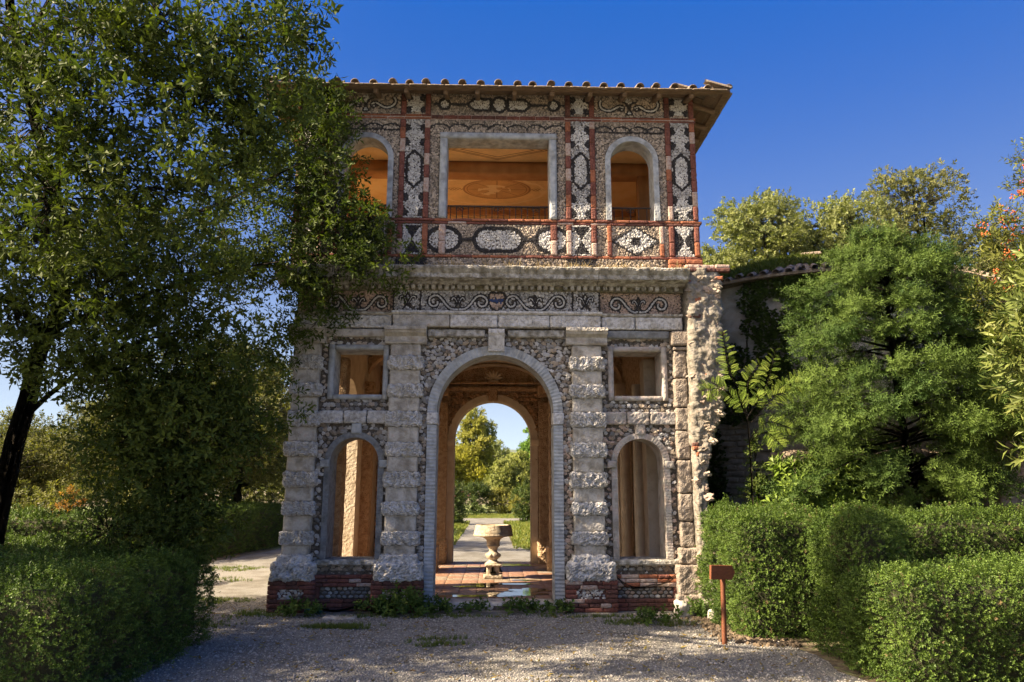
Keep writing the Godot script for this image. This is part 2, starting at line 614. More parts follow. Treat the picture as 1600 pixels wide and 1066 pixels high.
# ---------------------------------------------------------------- ground
func ground() -> void:
	var g := Geo.new()
	g.quad(Vector3(-4000, -0.012, 60), Vector3(4000, -0.012, 60), Vector3(4000, -0.012, -4500), Vector3(-4000, -0.012, -4500))
	structure("ground", g.mesh(), M.soil, "bare brown garden earth under the hedges and trees")
	# gravel forecourt with an uneven edge, extended unseen behind the camera to bounce sunlight
	var f := gen(31)
	var court := PackedVector2Array()
	var outline := [Vector2(-3.2, 5.4), Vector2(-5.0, 7.5), Vector2(-9.0, 9.0), Vector2(-9.0, 44.0), Vector2(10.0, 44.0), Vector2(10.0, 9.0), Vector2(5.0, 7.0), Vector2(3.2, 5.4), Vector2(3.3, 3.0), Vector2(3.1, 1.6), Vector2(2.9, 0.3), Vector2(2.6, -0.1), Vector2(-3.0, -0.1), Vector2(-3.1, -9.0), Vector2(-3.0, -16.0), Vector2(-6.0, -16.0), Vector2(-6.2, -10.0), Vector2(-6.6, -6.6), Vector2(-5.9, -2.6), Vector2(-5.2, -1.3), Vector2(-4.6, 0.2), Vector2(-3.9, 1.8)]
	for i in outline.size():
		for j in 8:
			var p: Vector2 = outline[i].lerp(outline[(i + 1) % outline.size()], j / 8.0)
			court.append(p + Vector2(f.get_noise_2dv(p * 1.7), f.get_noise_2dv(p * 1.7 + Vector2(9, 4))) * 0.16)
	structure("gravel_forecourt", sheet(court, 0.0, 0.3), M.gravel, "pale grey gravel forecourt in front of the pavilion")
	var walk := PackedVector2Array()
	for p in [Vector2(-3.1, -6.3), Vector2(3.0, -6.3), Vector2(3.0, -8.0), Vector2(1.0, -10.5), Vector2(0.62, -13.0), Vector2(0.55, -30.0), Vector2(1.8, -33.0), Vector2(5.0, -35.0), Vector2(-5.0, -35.0), Vector2(-2.2, -32.0), Vector2(-1.25, -29.0), Vector2(-1.15, -13.0), Vector2(-1.7, -10.5), Vector2(-3.05, -8.5)]:
		walk.append(p)
	structure("gravel_path", sheet(walk, 0.0, 1.2), M.gravel, "gravel path leading away behind the arch")
	var lawn := Geo.new()
	for q in [[-14.0, -1.22, -11.0, -31.0], [0.68, 14.0, -11.0, -32.0], [-40.0, 40.0, -35.5, -80.0]]:
		lawn.quad(Vector3(q[0], -0.006, q[2]), Vector3(q[1], -0.006, q[2]), Vector3(q[1], -0.006, q[3]), Vector3(q[0], -0.006, q[3]))
	structure("lawn", lawn.mesh(), M.lawn, "mown lawn on both sides and at the end of the gravel path")
	# hills on the horizon
	var pts := PackedVector3Array()
	var idx := PackedInt32Array()
	var hn := gen(77)
	hn.fractal_octaves = 5
	for i in 121:
		var x := -3600.0 + 60.0 * i
		var hgt := 175.0 + 90.0 * hn.get_noise_1d(x * 0.0011) + 30.0 * hn.get_noise_1d(x * 0.006)
		for j in 5:
			var t := j / 4.0
			pts.append(Vector3(x, hgt * sin(t * PI / 2.0) + (hn.get_noise_2d(x * 0.01, t * 5.0) * 14.0 if j else -10.0), -2700.0 - 900.0 * t))
	for i in 120:
		for j in 4:
			var a := i * 5 + j
			for t in [a, a + 5, a + 6, a, a + 6, a + 1]:
				idx.append(t)
	structure("hills", smooth_mesh(pts, idx), M.hill, "long wooded hill ridge on the horizon beyond the path")
	# loose gravel stones in the near forecourt
	var xf := []
	var cols := PackedColorArray()
	for i in 42000:
		var z := rnd(-1.2, 4.6)
		var x := rnd(-4.4, 3.4)
		if not Geometry2D.is_point_in_polygon(Vector2(x, z), court) or (z < 0.3 and x > -3.1):
			continue
		var s := rnd(0.004, 0.011)
		if rng.randf() < 0.03:
			s *= 1.7
		xf.append(Transform3D(rot_basis().scaled(Vector3(s, s * 0.7, s)), Vector3(x, s * 0.3, z)))
		var k := rnd(0.11, 0.42)
		cols.append(Color(k * rnd(0.98, 1.06), k * rnd(0.92, 0.97), k * rnd(0.78, 0.90)))
	var gs := scatter("loose_gravel", stone(1, 0.5, 3), M.pebble, xf, cols)
	tag(gs, "loose grey and buff gravel chips over the forecourt", "gravel", "", "stuff")


func sheet(poly: PackedVector2Array, y: float, _cell: float) -> ArrayMesh:
	var g := Geo.new()
	var t := Geometry2D.triangulate_polygon(poly)
	for i in range(0, t.size(), 3):
		var a := Vector3(poly[t[i]].x, y, poly[t[i]].y)
		var b := Vector3(poly[t[i + 1]].x, y, poly[t[i + 1]].y)
		var c := Vector3(poly[t[i + 2]].x, y, poly[t[i + 2]].y)
		if (b - a).cross(c - a).y > 0:
			g.tri(a, b, c)
		else:
			g.tri(a, c, b)
	return g.mesh()


# ---------------------------------------------------------------- mosaic of small stones
const TAN := 0
const WHITE := 1
const BLACK := 2
const GREY := 3
const PINK := 4
const BLUE := 5

func shade(p: int) -> Color:
	var k := rnd(0.75, 1.2)
	match p:
		WHITE:
			return Color(0.60, 0.585, 0.55) * rnd(0.72, 1.1)
		BLACK:
			return Color(0.030, 0.028, 0.030) * rnd(0.6, 1.7)
		GREY:
			return Color(0.45, 0.435, 0.41) * rnd(0.5, 1.3)
		PINK:
			return Color(0.44, 0.33, 0.26) * k
		BLUE:
			return Color(0.035, 0.06, 0.16) * k
	return Color(0.37, 0.305, 0.235) * rnd(0.55, 1.35)


# figures: {"p": points, "line": width of dark outline, "fill": palette, "w": half width of a ribbon (0 = closed shape)}
func shape(p: Array, fill := -1, line := 0.028) -> Dictionary:
	var q := PackedVector2Array(p)
	return {"p": q, "fill": fill, "line": line, "w": 0.0}


func ribbon(p: PackedVector2Array, w: float, fill := WHITE) -> Dictionary:
	return {"p": p, "fill": fill, "line": 0.02, "w": w}


func stroke(p: PackedVector2Array, line := 0.028) -> Dictionary:
	return {"p": p, "fill": -1, "line": line, "w": -1.0}


func ellipse(c: Vector2, rx: float, ry: float, fill := WHITE, line := 0.028, a0 := 0.0, a1 := TAU) -> Dictionary:
	var p := PackedVector2Array()
	for i in 29:
		var t := lerpf(a0, a1, i / 28.0)
		p.append(c + Vector2(cos(t) * rx, sin(t) * ry))
	return {"p": p, "fill": fill, "line": line, "w": 0.0}


func moved(figs: Array, at: Vector2, sx := 1.0, sy := 1.0) -> Array:
	var out := []
	for f in figs:
		var q := PackedVector2Array()
		for p in f.p:
			q.append(Vector2(p.x * sx, p.y * sy) + at)
		var d: Dictionary = f.duplicate()
		d.p = q
		out.append(d)
	return out


func line_dist(p: Vector2, q: PackedVector2Array) -> float:
	var best := 9.0
	for i in q.size() - 1:
		best = minf(best, p.distance_squared_to(Geometry2D.get_closest_point_to_segment(p, q[i], q[i + 1])))
	return sqrt(best)


func walk_line(q: PackedVector2Array, step: float) -> PackedVector2Array:
	var out := PackedVector2Array()
	var left := 0.0
	for i in q.size() - 1:
		var l := q[i].distance_to(q[i + 1])
		while left < l:
			out.append(q[i].lerp(q[i + 1], left / maxf(l, 1e-6)))
			left += step
		left -= l
	return out


func in_hole(p: Vector2, holes: Array) -> bool:
	for h in holes:
		if p.x > h[0] and p.x < h[1] and p.y > h[2]:
			if p.y < h[3]:
				return true
			if h[4]:
				var r: float = (h[1] - h[0]) / 2.0
				if p.distance_to(Vector2((h[0] + h[1]) / 2.0, h[3])) < r:
					return true
	return false


var pebbles := []

# fills a rectangle of wall with close-set stones, coloured after the figures
func mosaic(called: String, parent: Node, r: Rect2, z: float, sp: float, ground_tone: int, figs: Array, holes := [], label := "", flatness := 0.45) -> void:
	var stain := gen(19)
	var xf := [[], []]
	var cols := [PackedColorArray(), PackedColorArray()]
	var boxes := []
	for f in figs:
		var b := Rect2(f.p[0], Vector2.ZERO)
		for p in f.p:
			b = b.expand(p)
		boxes.append(b.grow(maxf(f.w, 0.0) + f.line + 0.01))
	var rows := int(r.size.y / (sp * 0.87))
	for j in rows + 1:
		var y := r.position.y + sp * 0.5 + j * (r.size.y - sp) / maxf(rows, 1)
		var n := int(r.size.x / sp)
		for i in n + 1:
			var x := r.position.x + sp * 0.5 + (i + (0.5 if j % 2 else 0.0)) * (r.size.x - sp) / maxf(n, 1)
			var p := Vector2(x + rnd(-0.25, 0.25) * sp, y + rnd(-0.25, 0.25) * sp)
			if p.x > r.end.x - sp * 0.3 or in_hole(p, holes) or rng.randf() < 0.025:
				continue
			var tone := ground_tone
			var skip := false
			for k in figs.size():
				if not boxes[k].has_point(p):
					continue
				var f: Dictionary = figs[k]
				var d := line_dist(p, f.p)
				if f.w > 0.0:
					if d < f.w + 0.010:
						skip = true
				else:
					if f.line > 0.0 and d < f.line * 0.5 + 0.003:
						skip = true
					elif f.w == 0.0 and f.fill >= 0 and Geometry2D.is_point_in_polygon(p, f.p):
						tone = f.fill
			if skip:
				continue
			var s := sp * rnd(0.46, 0.66)
			var v := rng.randi() % 2
			xf[v].append(Transform3D(Basis.from_euler(Vector3(rnd(-0.5, 0.5), rnd(-0.5, 0.5), rnd(0, TAU))).scaled_local(Vector3(s * rnd(0.8, 1.25), s, s * flatness * rnd(0.8, 1.7))), Vector3(p.x, p.y, z + rnd(-0.004, 0.004))))
			cols[v].append(shade(tone) * (1.0 + 0.35 * stain.get_noise_2d(p.x * 1.7, p.y * 1.7)))
	for k in figs.size():
		var f: Dictionary = figs[k]
		if f.line <= 0.0:
			continue
		var lines := []
		if f.w > 0.0:
			lines = [offset_line(f.p, f.w), offset_line(f.p, -f.w)]
		else:
			var nl := maxi(1, int(round(f.line / 0.022)))
			for i in nl:
				lines.append(offset_line(f.p, (i - (nl - 1) / 2.0) * 0.021))
		if f.w > 0.0:
			for p in walk_line(f.p, f.w * 0.95):
				if not r.has_point(p) or in_hole(p, holes):
					continue
				var s: float = f.w * rnd(0.62, 0.78)
				xf[1].append(Transform3D(Basis.from_euler(Vector3(rnd(-0.3, 0.3), rnd(-0.3, 0.3), rnd(0, TAU))).scaled_local(Vector3(s, s * 0.9, s * 0.6)), Vector3(p.x + rnd(-0.003, 0.003), p.y + rnd(-0.003, 0.003), z + 0.003)))
				cols[1].append(shade(f.fill))
		for l in lines:
			for p in walk_line(l, 0.017):
				if not r.has_point(p) or in_hole(p, holes):
					continue
				var s := rnd(0.0085, 0.0125)
				xf[0].append(Transform3D(rot_basis().scaled_local(Vector3(s * 1.15, s, s)), Vector3(p.x + rnd(-0.003, 0.003), p.y + rnd(-0.003, 0.003), z + 0.006)))
				cols[0].append(shade(BLACK))
	for v in 2:
		if xf[v].size():
			var o := scatter(called, pebbles[v], M.pebble, xf[v], cols[v], parent)
			if label:
				o.set_meta("label", label)


# larger broken stones bedded in a wall; the largest are pieces of their own
var stones := []
var stone_mats := []
var loose := 0

func rubble(parent: Node, r: Rect2, z: float, sp: float, holes: Array, tones: Array, most: int, ztilt := 0.45) -> void:
	var xf := [[], [], []]
	var cols := [PackedColorArray(), PackedColorArray(), PackedColorArray()]
	var nj := int(r.size.y / (sp * 0.84))
	var singles := 0
	for j in nj + 1:
		var y := r.position.y + j * r.size.y / maxf(nj, 1)
		var n := int(r.size.x / sp)
		for i in n + 1:
			var p := Vector2(r.position.x + (i + (0.5 if j % 2 else 0.0)) * r.size.x / maxf(n, 1) + rnd(-0.27, 0.27) * sp, y + rnd(-0.24, 0.24) * sp)
			if in_hole(p, holes) or p.x > r.end.x:
				continue
			var s := sp * rnd(0.36, 0.60)
			var t := Transform3D(Basis.from_euler(Vector3(rnd(-0.4, 0.4), rnd(-0.4, 0.4), rnd(-0.6, 0.6))).scaled_local(Vector3(s * rnd(0.9, 1.35), s * rnd(0.7, 1.0), s * ztilt * rnd(0.7, 1.9))), Vector3(p.x, p.y, z + rnd(-0.008, 0.008)))
			var v := rng.randi() % 3
			var tone: int = tones[rng.randi() % tones.size()]
			if s > sp * 0.53 and singles < most:
				singles += 1
				var o := mi("stone", stones[v], stone_mats[tone * 3 + rng.randi() % 3], parent)
				o.transform = t
			else:
				xf[v].append(t)
				cols[v].append(shade(tone))
	for v in 3:
		if xf[v].size():
			scatter("rubble_stones", stones[v], M.pebble, xf[v], cols[v], parent)


var bricks := []

func brick_row(parent: Node, x0: float, x1: float, y: float, z: float, h: float, kinds: Array, l0 := 0.17, l1 := 0.27, along := 0, called := "brick") -> void:
	var x := x0
	while x < x1 - 0.01:
		var l := minf(rnd(l0, l1), x1 - x)
		if x1 - x - l < l0 * 0.5:
			l = x1 - x
		var c := Vector3(x + l / 2.0, y + h / 2.0, z + rnd(-0.006, 0.005))
		if along == 1:
			c = Vector3(z + rnd(-0.003, 0.003), 0, 0)
		var m: Material = M[kinds[rng.randi() % kinds.size()]]
		var o := mi(called, bricks[rng.randi() % bricks.size()], m, parent, c, Vector3(0, 0, rnd(-0.01, 0.01)))
		o.scale = Vector3((l - 0.006) / 0.22, (h - 0.005) / 0.055, 1.0)
		x += l


# a strip of bricks one above another
func brick_strip(parent: Node, x: float, w: float, y0: float, y1: float, z: float, kinds: Array) -> void:
	var y := y0
	while y < y1 - 0.01:
		var l := minf(rnd(0.18, 0.25), y1 - y)
		if y1 - y - l < 0.08:
			l = y1 - y
		var o := mi("brick", bricks[rng.randi() % bricks.size()], M[kinds[rng.randi() % kinds.size()]], parent, Vector3(x, y + l / 2.0, z), Vector3(0, 0, PI / 2.0 + rnd(-0.008, 0.008)))
		o.scale = Vector3((l - 0.004) / 0.22, w / 0.055, 1.0)
		y += l


# ---------------------------------------------------------------- the pavilion, lower storey
var pv: Node3D
const LX := -2.05
const RX := 2.125
const COURSES := [[3.61, 3.79, 0], [3.40, 3.61, 1], [3.19, 3.40, 0], [2.99, 3.19, 1], [2.79, 2.99, 0], [2.56, 2.79, 1], [2.34, 2.56, 0], [2.13, 2.34, 1], [1.91, 2.13, 0], [1.69, 1.91, 1], [1.49, 1.69, 0], [1.30, 1.49, 1], [1.08, 1.30, 0], [0.89, 1.08, 1], [0.72, 0.89, 0]]

func lower_openings() -> Array:
	var a := [[-0.885, 0.865, 0.06, 2.785, true]]
	for cx in [LX, RX]:
		a.append([cx - 0.378, cx + 0.378, 3.03, 3.725, false])
		a.append([cx - 0.36, cx + 0.36, 0.67, 2.06, true])
	return a


func lower_holes() -> Array:
	var a := [[-1.02, 1.0, 0.0, 2.79, true]]
	for cx in [LX, RX]:
		a.append([cx - 0.46, cx + 0.46, 2.96, 3.79, false])
		a.append([cx - 0.43, cx + 0.43, 0.6, 2.07, true])
		a.append([cx - 0.62, cx + 0.62, 2.60, 2.81, false])
	for cx in [-1.352, 1.352, -2.81]:
		a.append([cx - 0.22, cx + 0.22, 0.0, 4.2, false])
	a.append([2.66, 3.2, 0.0, 4.2, false])
	return a


func pavilion() -> void:
	for i in 2:
		pebbles.append(stone(1, 0.7, 21 + i, true))
	for i in 3:
		stones.append(stone(2, 0.95, 41 + i, true))
	for p in 6:
		for i in 3:
			var sm := flat_mat("stone_tone_%d_%d" % [p, i], shade(p), 0.95, Color(0, 0, 0), false)
			sm.heightmap_enabled = true
			sm.heightmap_texture = tex["bump_fine"]
			sm.heightmap_scale = 1.5
			sm.uv1_triplanar = true
			sm.uv1_world_triplanar = true
			sm.uv1_scale = Vector3.ONE * 3.0
			stone_mats.append(sm)
	for i in 4:
		bricks.append(block(Vector3(0.22, 0.055, 0.11), 0.004, 0.007, 14.0, 0.025, 60 + i))
	pv = thing("garden_pavilion", "two-storey stone and brick grotto pavilion with a central arch and pebble mosaic front", "pavilion", Vector3(0.02, 0, 0))
	var fw := mi("front_wall", wall_mesh(-3.02, 3.05, 0.0, 4.72, 0.0, -0.42, lower_openings()), M.mortar, pv)
	rubble(fw, Rect2(-1.12, 2.6, 2.24, 1.34), 0.006, 0.068, lower_holes(), [GREY, GREY, GREY, TAN], 150)
	for cx in [LX, RX]:
		rubble(fw, Rect2(cx - 0.48, 3.80, 0.96, 0.11), 0.006, 0.075, lower_holes(), [GREY, TAN], 20)
		rubble(fw, Rect2(cx - 0.50, 2.82, 1.0, 0.14), 0.006, 0.06, lower_holes(), [GREY, GREY, TAN], 20)
		rubble(fw, Rect2(cx - 0.52, 2.02, 1.04, 0.58), 0.006, 0.07, lower_holes(), [GREY, GREY, TAN] if cx < 0 else [GREY, PINK, TAN], 50)
		rubble(fw, Rect2(cx - 0.54, 0.50, 1.08, 0.11), 0.006, 0.062, [], [TAN, GREY], 12)
		for sx in [-1, 1]:
			rubble(fw, Rect2(cx + (0.43 if sx > 0 else -0.54), 0.64, 0.11, 1.40), 0.006, 0.062, lower_holes(), [GREY, TAN, GREY] if cx < 0 else [TAN, PINK, GREY], 16)
			rubble(fw, Rect2(cx + (0.46 if sx > 0 else -0.56), 2.9, 0.10, 0.95), 0.006, 0.055, lower_holes(), [TAN, GREY], 6)
	for sx in [-1, 1]:
		rubble(fw, Rect2(1.0 if sx > 0 else -1.13, 0.5, 0.13, 2.2), 0.006, 0.06, lower_holes(), [TAN, PINK, GREY] if sx > 0 else [GREY, TAN], 14)
	# the great arch: jambs, imposts, ring, keystone
	var ar := node("main_arch", pv)
	for s in [-1, 1]:
		var xa := 0.85 if s > 0 else -1.01
		mi("jamb", band(PackedVector2Array(ridged(Vector2(xa + 0.14, 0.06), Vector2(xa + 0.14, 2.60), 0.026)), 0.14, -0.43, 0.045, 0.008), M.serena, ar)
		mi("impost", block(Vector3(0.17, 0.18, 0.36), 0.012, 0.008, 9.0, 0.025, 71 + s, 0.02), M.tufa, ar, Vector3(xa + 0.072, 2.692, -0.115))
	var ring := PackedVector2Array()
	for i in 111:
		var t := PI - PI * i / 110.0
		ring.append(Vector2(-0.01 + cos(t) * 0.862, 2.785 + sin(t) * 0.862))
	mi("arch_ring", band(ring, 0.14, -0.43, 0.045, 0.008), M.serena, ar)
	var key := mi("keystone", moulding(PackedVector2Array([Vector2(0.0, -0.17), Vector2(0.08, -0.16), Vector2(0.12, -0.02), Vector2(0.15, 0.07), Vector2(0.17, 0.10), Vector2(0.17, 0.16), Vector2(0.0, 0.16)]), 0.24, 0.008, 75, 0.03), M.tufa, ar, Vector3(0.0, 3.86, 0.0))
	key.scale.x = 1.0
	# window frames
	for cx in [LX, RX]:
		var fm: Material = M.serena if cx < 0 else M.old_frame
		var wf := node("square_window", pv)
		for s in [-1, 1]:
			mi("frame_post", block(Vector3(0.082, 0.82, 0.48), 0.006, 0.003, 6.0, 0.05, 80 + s), fm, wf, Vector3(cx + s * 0.405, 3.378, -0.20))
			mi("frame_rail", block(Vector3(0.728, 0.075, 0.476), 0.006, 0.003, 6.0, 0.05, 84 + s), fm, wf, Vector3(cx, 3.377 + s * 0.375, -0.202))
		var aw := node("arched_window", pv)
		mi("frame", band(arch_path(cx - 0.345, cx + 0.345, 0.70, 2.06, 0.02), 0.085, -0.43, 0.04, 0.003), M.serena_dark if cx < 0 else M.old_frame, aw)
		mi("sill", block(Vector3(0.98, 0.082, 0.56), 0.012, 0.008, 7.0, 0.04, 88, 0.01), M.cornice_stone, aw, Vector3(cx + 0.01, 0.652, -0.195))
		for s in [-1, 1]:
			mi("springer_stone", block(Vector3(0.13, 0.11, 0.1), 0.01, 0.007, 9.0, 0.025, 91 + s, 0.02), M.serena if cx < 0 else M.old_frame, aw, Vector3(cx + s * 0.425, 2.03, 0.02))
		mi("keystone", block(Vector3(0.15, 0.16, 0.1), 0.012, 0.009, 9.0, 0.025, 95, 0.02), M.serena if cx < 0 else M.old_frame, aw, Vector3(cx + 0.01, 2.54, 0.01))
		# band course of dressed tufa between piers
		var bc := node("band_course", pv)
		var bx: float = cx - 0.545
		for w in [0.36, 0.34, 0.39]:
			mi("block", block(Vector3(w - 0.01, 0.19, 0.14), 0.012, 0.008, 8.0, 0.022, 100 + int(w * 100), 0.035), M.tufa if cx < 0 else M.old_frame, bc, Vector3(bx + w / 2.0, 2.705, 0.0))
			bx += w
		# pebble panel in the base
		var pp := node("pebble_panel", pv)
		mi("bed", boxm(Vector3(cx, 0.27, -0.02), Vector3(1.08, 0.54, 0.09)), M.mortar, pp)
		for y in [0.0, 0.055, 0.11]:
			brick_row(pp, cx - 0.53, cx + 0.53, y, 0.035, 0.055, ["brick_dark", "brick_dark", "brick_red"], 0.16, 0.30)
		for y in [0.325, 0.38, 0.435]:
			brick_row(pp, cx - 0.53, cx + 0.53, y, 0.035, 0.055, ["brick_red", "brick_dark", "brick_pale"] if cx < 0 else ["brick_red", "brick_orange", "brick_pale"], 0.16, 0.34)
		for s in [-1, 1]:
			brick_strip(pp, cx + s * 0.44, 0.075, 0.165, 0.325, 0.035, ["brick_red"])
		for j in 3:
			for i in 10:
				var o := mi("pebble", round_pebble(i % 3), stone_mats[(GREY if rng.randf() < 0.8 else PINK) * 3 + rng.randi() % 3], pp, Vector3(cx - 0.365 + i * 0.079 + (0.035 if j % 2 else 0.0) + rnd(-0.008, 0.008), 0.192 + j * 0.053 + rnd(-0.006, 0.006), 0.034), Vector3(rnd(-0.3, 0.3), rnd(-0.3, 0.3), rnd(-0.25, 0.25)))
				o.scale = Vector3(rnd(0.028, 0.038), rnd(0.02, 0.025), 0.022)
	# rusticated piers
	var rough := []
	for i in 5:
		rough.append(block(Vector3(0.52, 0.215, 0.30), 0.045, 0.034, 9.0, 0.0095, 120 + i, 0.075))
	var plain := []
	for i in 3:
		plain.append(block(Vector3(0.445, 0.21, 0.26), 0.008, 0.006, 5.0, 0.03, 130 + i))
	var bases := []
	for i in 3:
		bases.append(block(Vector3(0.68, 0.27, 0.46), 0.06, 0.045, 7.0, 0.012, 135 + i, 0.09))
	for cx in [-2.81, -1.352, 1.352]:
		var half: float = 0.88 if cx < -2 else 1.0
		var pier := node("pier", pv)
		for c in COURSES:
			var h: float = c[1] - c[0]
			if c[2] == 1:
				var o := mi("rough_block", rough[rng.randi() % 5], M.tufa, pier, Vector3(cx + rnd(-0.012, 0.012), (c[0] + c[1]) / 2.0, 0.0 + rnd(-0.01, 0.015)), Vector3(0, PI if rng.randf() < 0.5 else 0.0, 0))
				o.scale = Vector3(half * rnd(0.98, 1.04), h / 0.215, 1.0)
			else:
				var o := mi("smooth_block", plain[rng.randi() % 3], M.sandstone, pier, Vector3(cx, (c[0] + c[1]) / 2.0, -0.03), Vector3(0, PI if rng.randf() < 0.5 else 0.0, 0))
				o.scale = Vector3(half, h / 0.21 + 0.03, 1.0)
		var lump := mi("base_block", bases[rng.randi() % 3], M.tufa, pier, Vector3(cx, 0.54, 0.03))
		lump.scale = Vector3(half, 0.95, 1.0)
		mi("base_top", block(Vector3(0.54 * half, 0.15, 0.36), 0.04, 0.03, 9.0, 0.018, 150 + int(cx * 7), 0.07), M.tufa, pier, Vector3(cx, 0.69, 0.02))
		# capital
		var cap := PackedVector2Array([Vector2(0.0, 0.0), Vector2(0.125, 0.0), Vector2(0.14, 0.03), Vector2(0.118, 0.04), Vector2(0.118, 0.11), Vector2(0.15, 0.13), Vector2(0.19, 0.155), Vector2(0.205, 0.19), Vector2(0.225, 0.195), Vector2(0.225, 0.25), Vector2(0.0, 0.25)])
		mi("capital", moulding(cap, 0.62 * half, 0.006, 160 + int(cx * 3), 0.025), M.sandstone, pier, Vector3(cx, 3.795, 0.0))
		# brick plinth with a rubble panel
		var pl := node("plinth", pv)
		mi("core", boxm(Vector3(cx, 0.205, 0.06), Vector3(0.66 * half, 0.41, 0.26)), M.brick_dark, pl)
		for k in 7:
			var y := k * 0.0605
			var x0: float = cx - 0.365 * half
			var x1: float = cx + 0.365 * half
			if k >= 3 and k <= 4:
				brick_row(pl, x0, cx - 0.2 * half, y, 0.165, 0.0605, ["brick_dark", "brick_red"], 0.14, 0.2)
				brick_row(pl, cx + 0.2 * half, x1, y, 0.165, 0.0605, ["brick_dark", "brick_red"], 0.14, 0.2)
			else:
				brick_row(pl, x0, x1, y, 0.165, 0.0605, ["brick_dark", "brick_dark", "brick_red", "brick_pale"] if cx > 0 else ["brick_dark", "brick_dark", "brick_red"], 0.14, 0.27)
		rubble(pl, Rect2(cx - 0.185 * half, 0.185, 0.37 * half, 0.115), 0.195, 0.042, [], [GREY, TAN, WHITE], 0)
	# engaged half column beside the broken right-hand pier
	var hc := node("half_column", pv)
	var drums := [[0.86, 1.22], [1.22, 1.62], [1.62, 2.1], [2.1, 2.52], [2.52, 2.86], [2.86, 3.3], [3.3, 3.72]]
	for d in drums:
		mi("drum", block(Vector3(0.20, d[1] - d[0] - 0.006, 0.22), 0.035, 0.016, 9.0, 0.025, 170 + int(d[0] * 10), 0.02), M.warm_stone, hc, Vector3(2.755 + rnd(-0.006, 0.006), (d[0] + d[1]) / 2.0, 0.02))
	mi("column_base", block(Vector3(0.28, 0.22, 0.32), 0.03, 0.02, 8.0, 0.025, 181, 0.03), M.warm_stone, hc, Vector3(2.75, 0.75, 0.03))
	mi("pedestal", block(Vector3(0.36, 0.40, 0.42), 0.02, 0.02, 7.0, 0.03, 182, 0.03), M.warm_stone, hc, Vector3(2.74, 0.43, 0.04))
	mi("footing", block(Vector3(0.42, 0.26, 0.46), 0.03, 0.03, 7.0, 0.03, 183, 0.03), M.warm_stone, hc, Vector3(2.74, 0.11, 0.05))
	mi("neck_ring", block(Vector3(0.21, 0.05, 0.24), 0.015, 0.004, 8.0, 0.02, 184), M.warm_stone, hc, Vector3(2.755, 3.745, 0.03))
	mi("column_capital", block(Vector3(0.27, 0.22, 0.30), 0.03, 0.008, 8.0, 0.025, 185), M.warm_stone, hc, Vector3(2.755, 3.9, 0.04))
	entablature()


func round_pebble(i: int) -> Mesh:
	var k := "pebble_%d" % i
	if not tex.has(k):
		tex[k] = stone(3, 0.22, 300 + i, false)
	return tex[k]


func ridged(a: Vector2, b: Vector2, step: float) -> PackedVector2Array:
	var p := PackedVector2Array()
	var n := int(a.distance_to(b) / step)
	for i in n + 1:
		p.append(a.lerp(b, float(i) / n))
	return p


func curl(c: Vector2, r0: float, r1: float, a0: float, a1: float, n := 22) -> PackedVector2Array:
	var p := PackedVector2Array()
	for i in n + 1:
		var t := float(i) / n
		var a := lerpf(a0, a1, t)
		p.append(c + Vector2(cos(a), sin(a)) * lerpf(r0, r1, t))
	return p


func bezier(a: Vector2, b: Vector2, c: Vector2, d: Vector2, n := 12) -> PackedVector2Array:
	var p := PackedVector2Array()
	for i in n + 1:
		p.append(a.bezier_interpolate(b, c, d, float(i) / n))
	return p


# lily with three petals on a tied foot, about 0.24 high
func lily() -> Array:
	var petal := PackedVector2Array([Vector2(0, -0.03), Vector2(0.028, 0.03), Vector2(0.033, 0.07), Vector2(0.0, 0.135), Vector2(-0.033, 0.07), Vector2(-0.028, 0.03), Vector2(0, -0.03)])
	var a := [{"p": petal, "fill": WHITE, "line": 0.024, "w": 0.0}]
	for s in [-1.0, 1.0]:
		var b := bezier(Vector2(0.01 * s, -0.03), Vector2(0.04 * s, 0.05), Vector2(0.08 * s, 0.10), Vector2(0.115 * s, 0.055))
		b.append(Vector2(0.11 * s, 0.025))
		a.append(ribbon(b, 0.017))
		a.append(stroke(bezier(Vector2(0.01 * s, -0.05), Vector2(0.03 * s, -0.08), Vector2(0.05 * s, -0.10), Vector2(0.07 * s, -0.12)), 0.026))
	a.append(stroke(PackedVector2Array([Vector2(-0.05, -0.04), Vector2(0.05, -0.04)]), 0.024))
	return a


# pair of scrolls that curl at the outer ends and meet under a lily
func scrolls(half: float, sy := 1.0) -> Array:
	var a := []
	for s in [-1.0, 1.0]:
		var p := bezier(Vector2(0.02, -0.12), Vector2(half * 0.35, -0.15), Vector2(half * 0.40, 0.02), Vector2(half * 0.62, 0.09))
		p.append_array(curl(Vector2(half * 0.72, -0.01), 0.11, 0.035, 2.0, -3.7))
		for i in p.size():
			p[i] = Vector2(p[i].x * s, p[i].y * sy)
		a.append(ribbon(p, 0.024))
	a.append_array(moved(lily(), Vector2(0, 0.0), 0.8, 0.8))
	return a


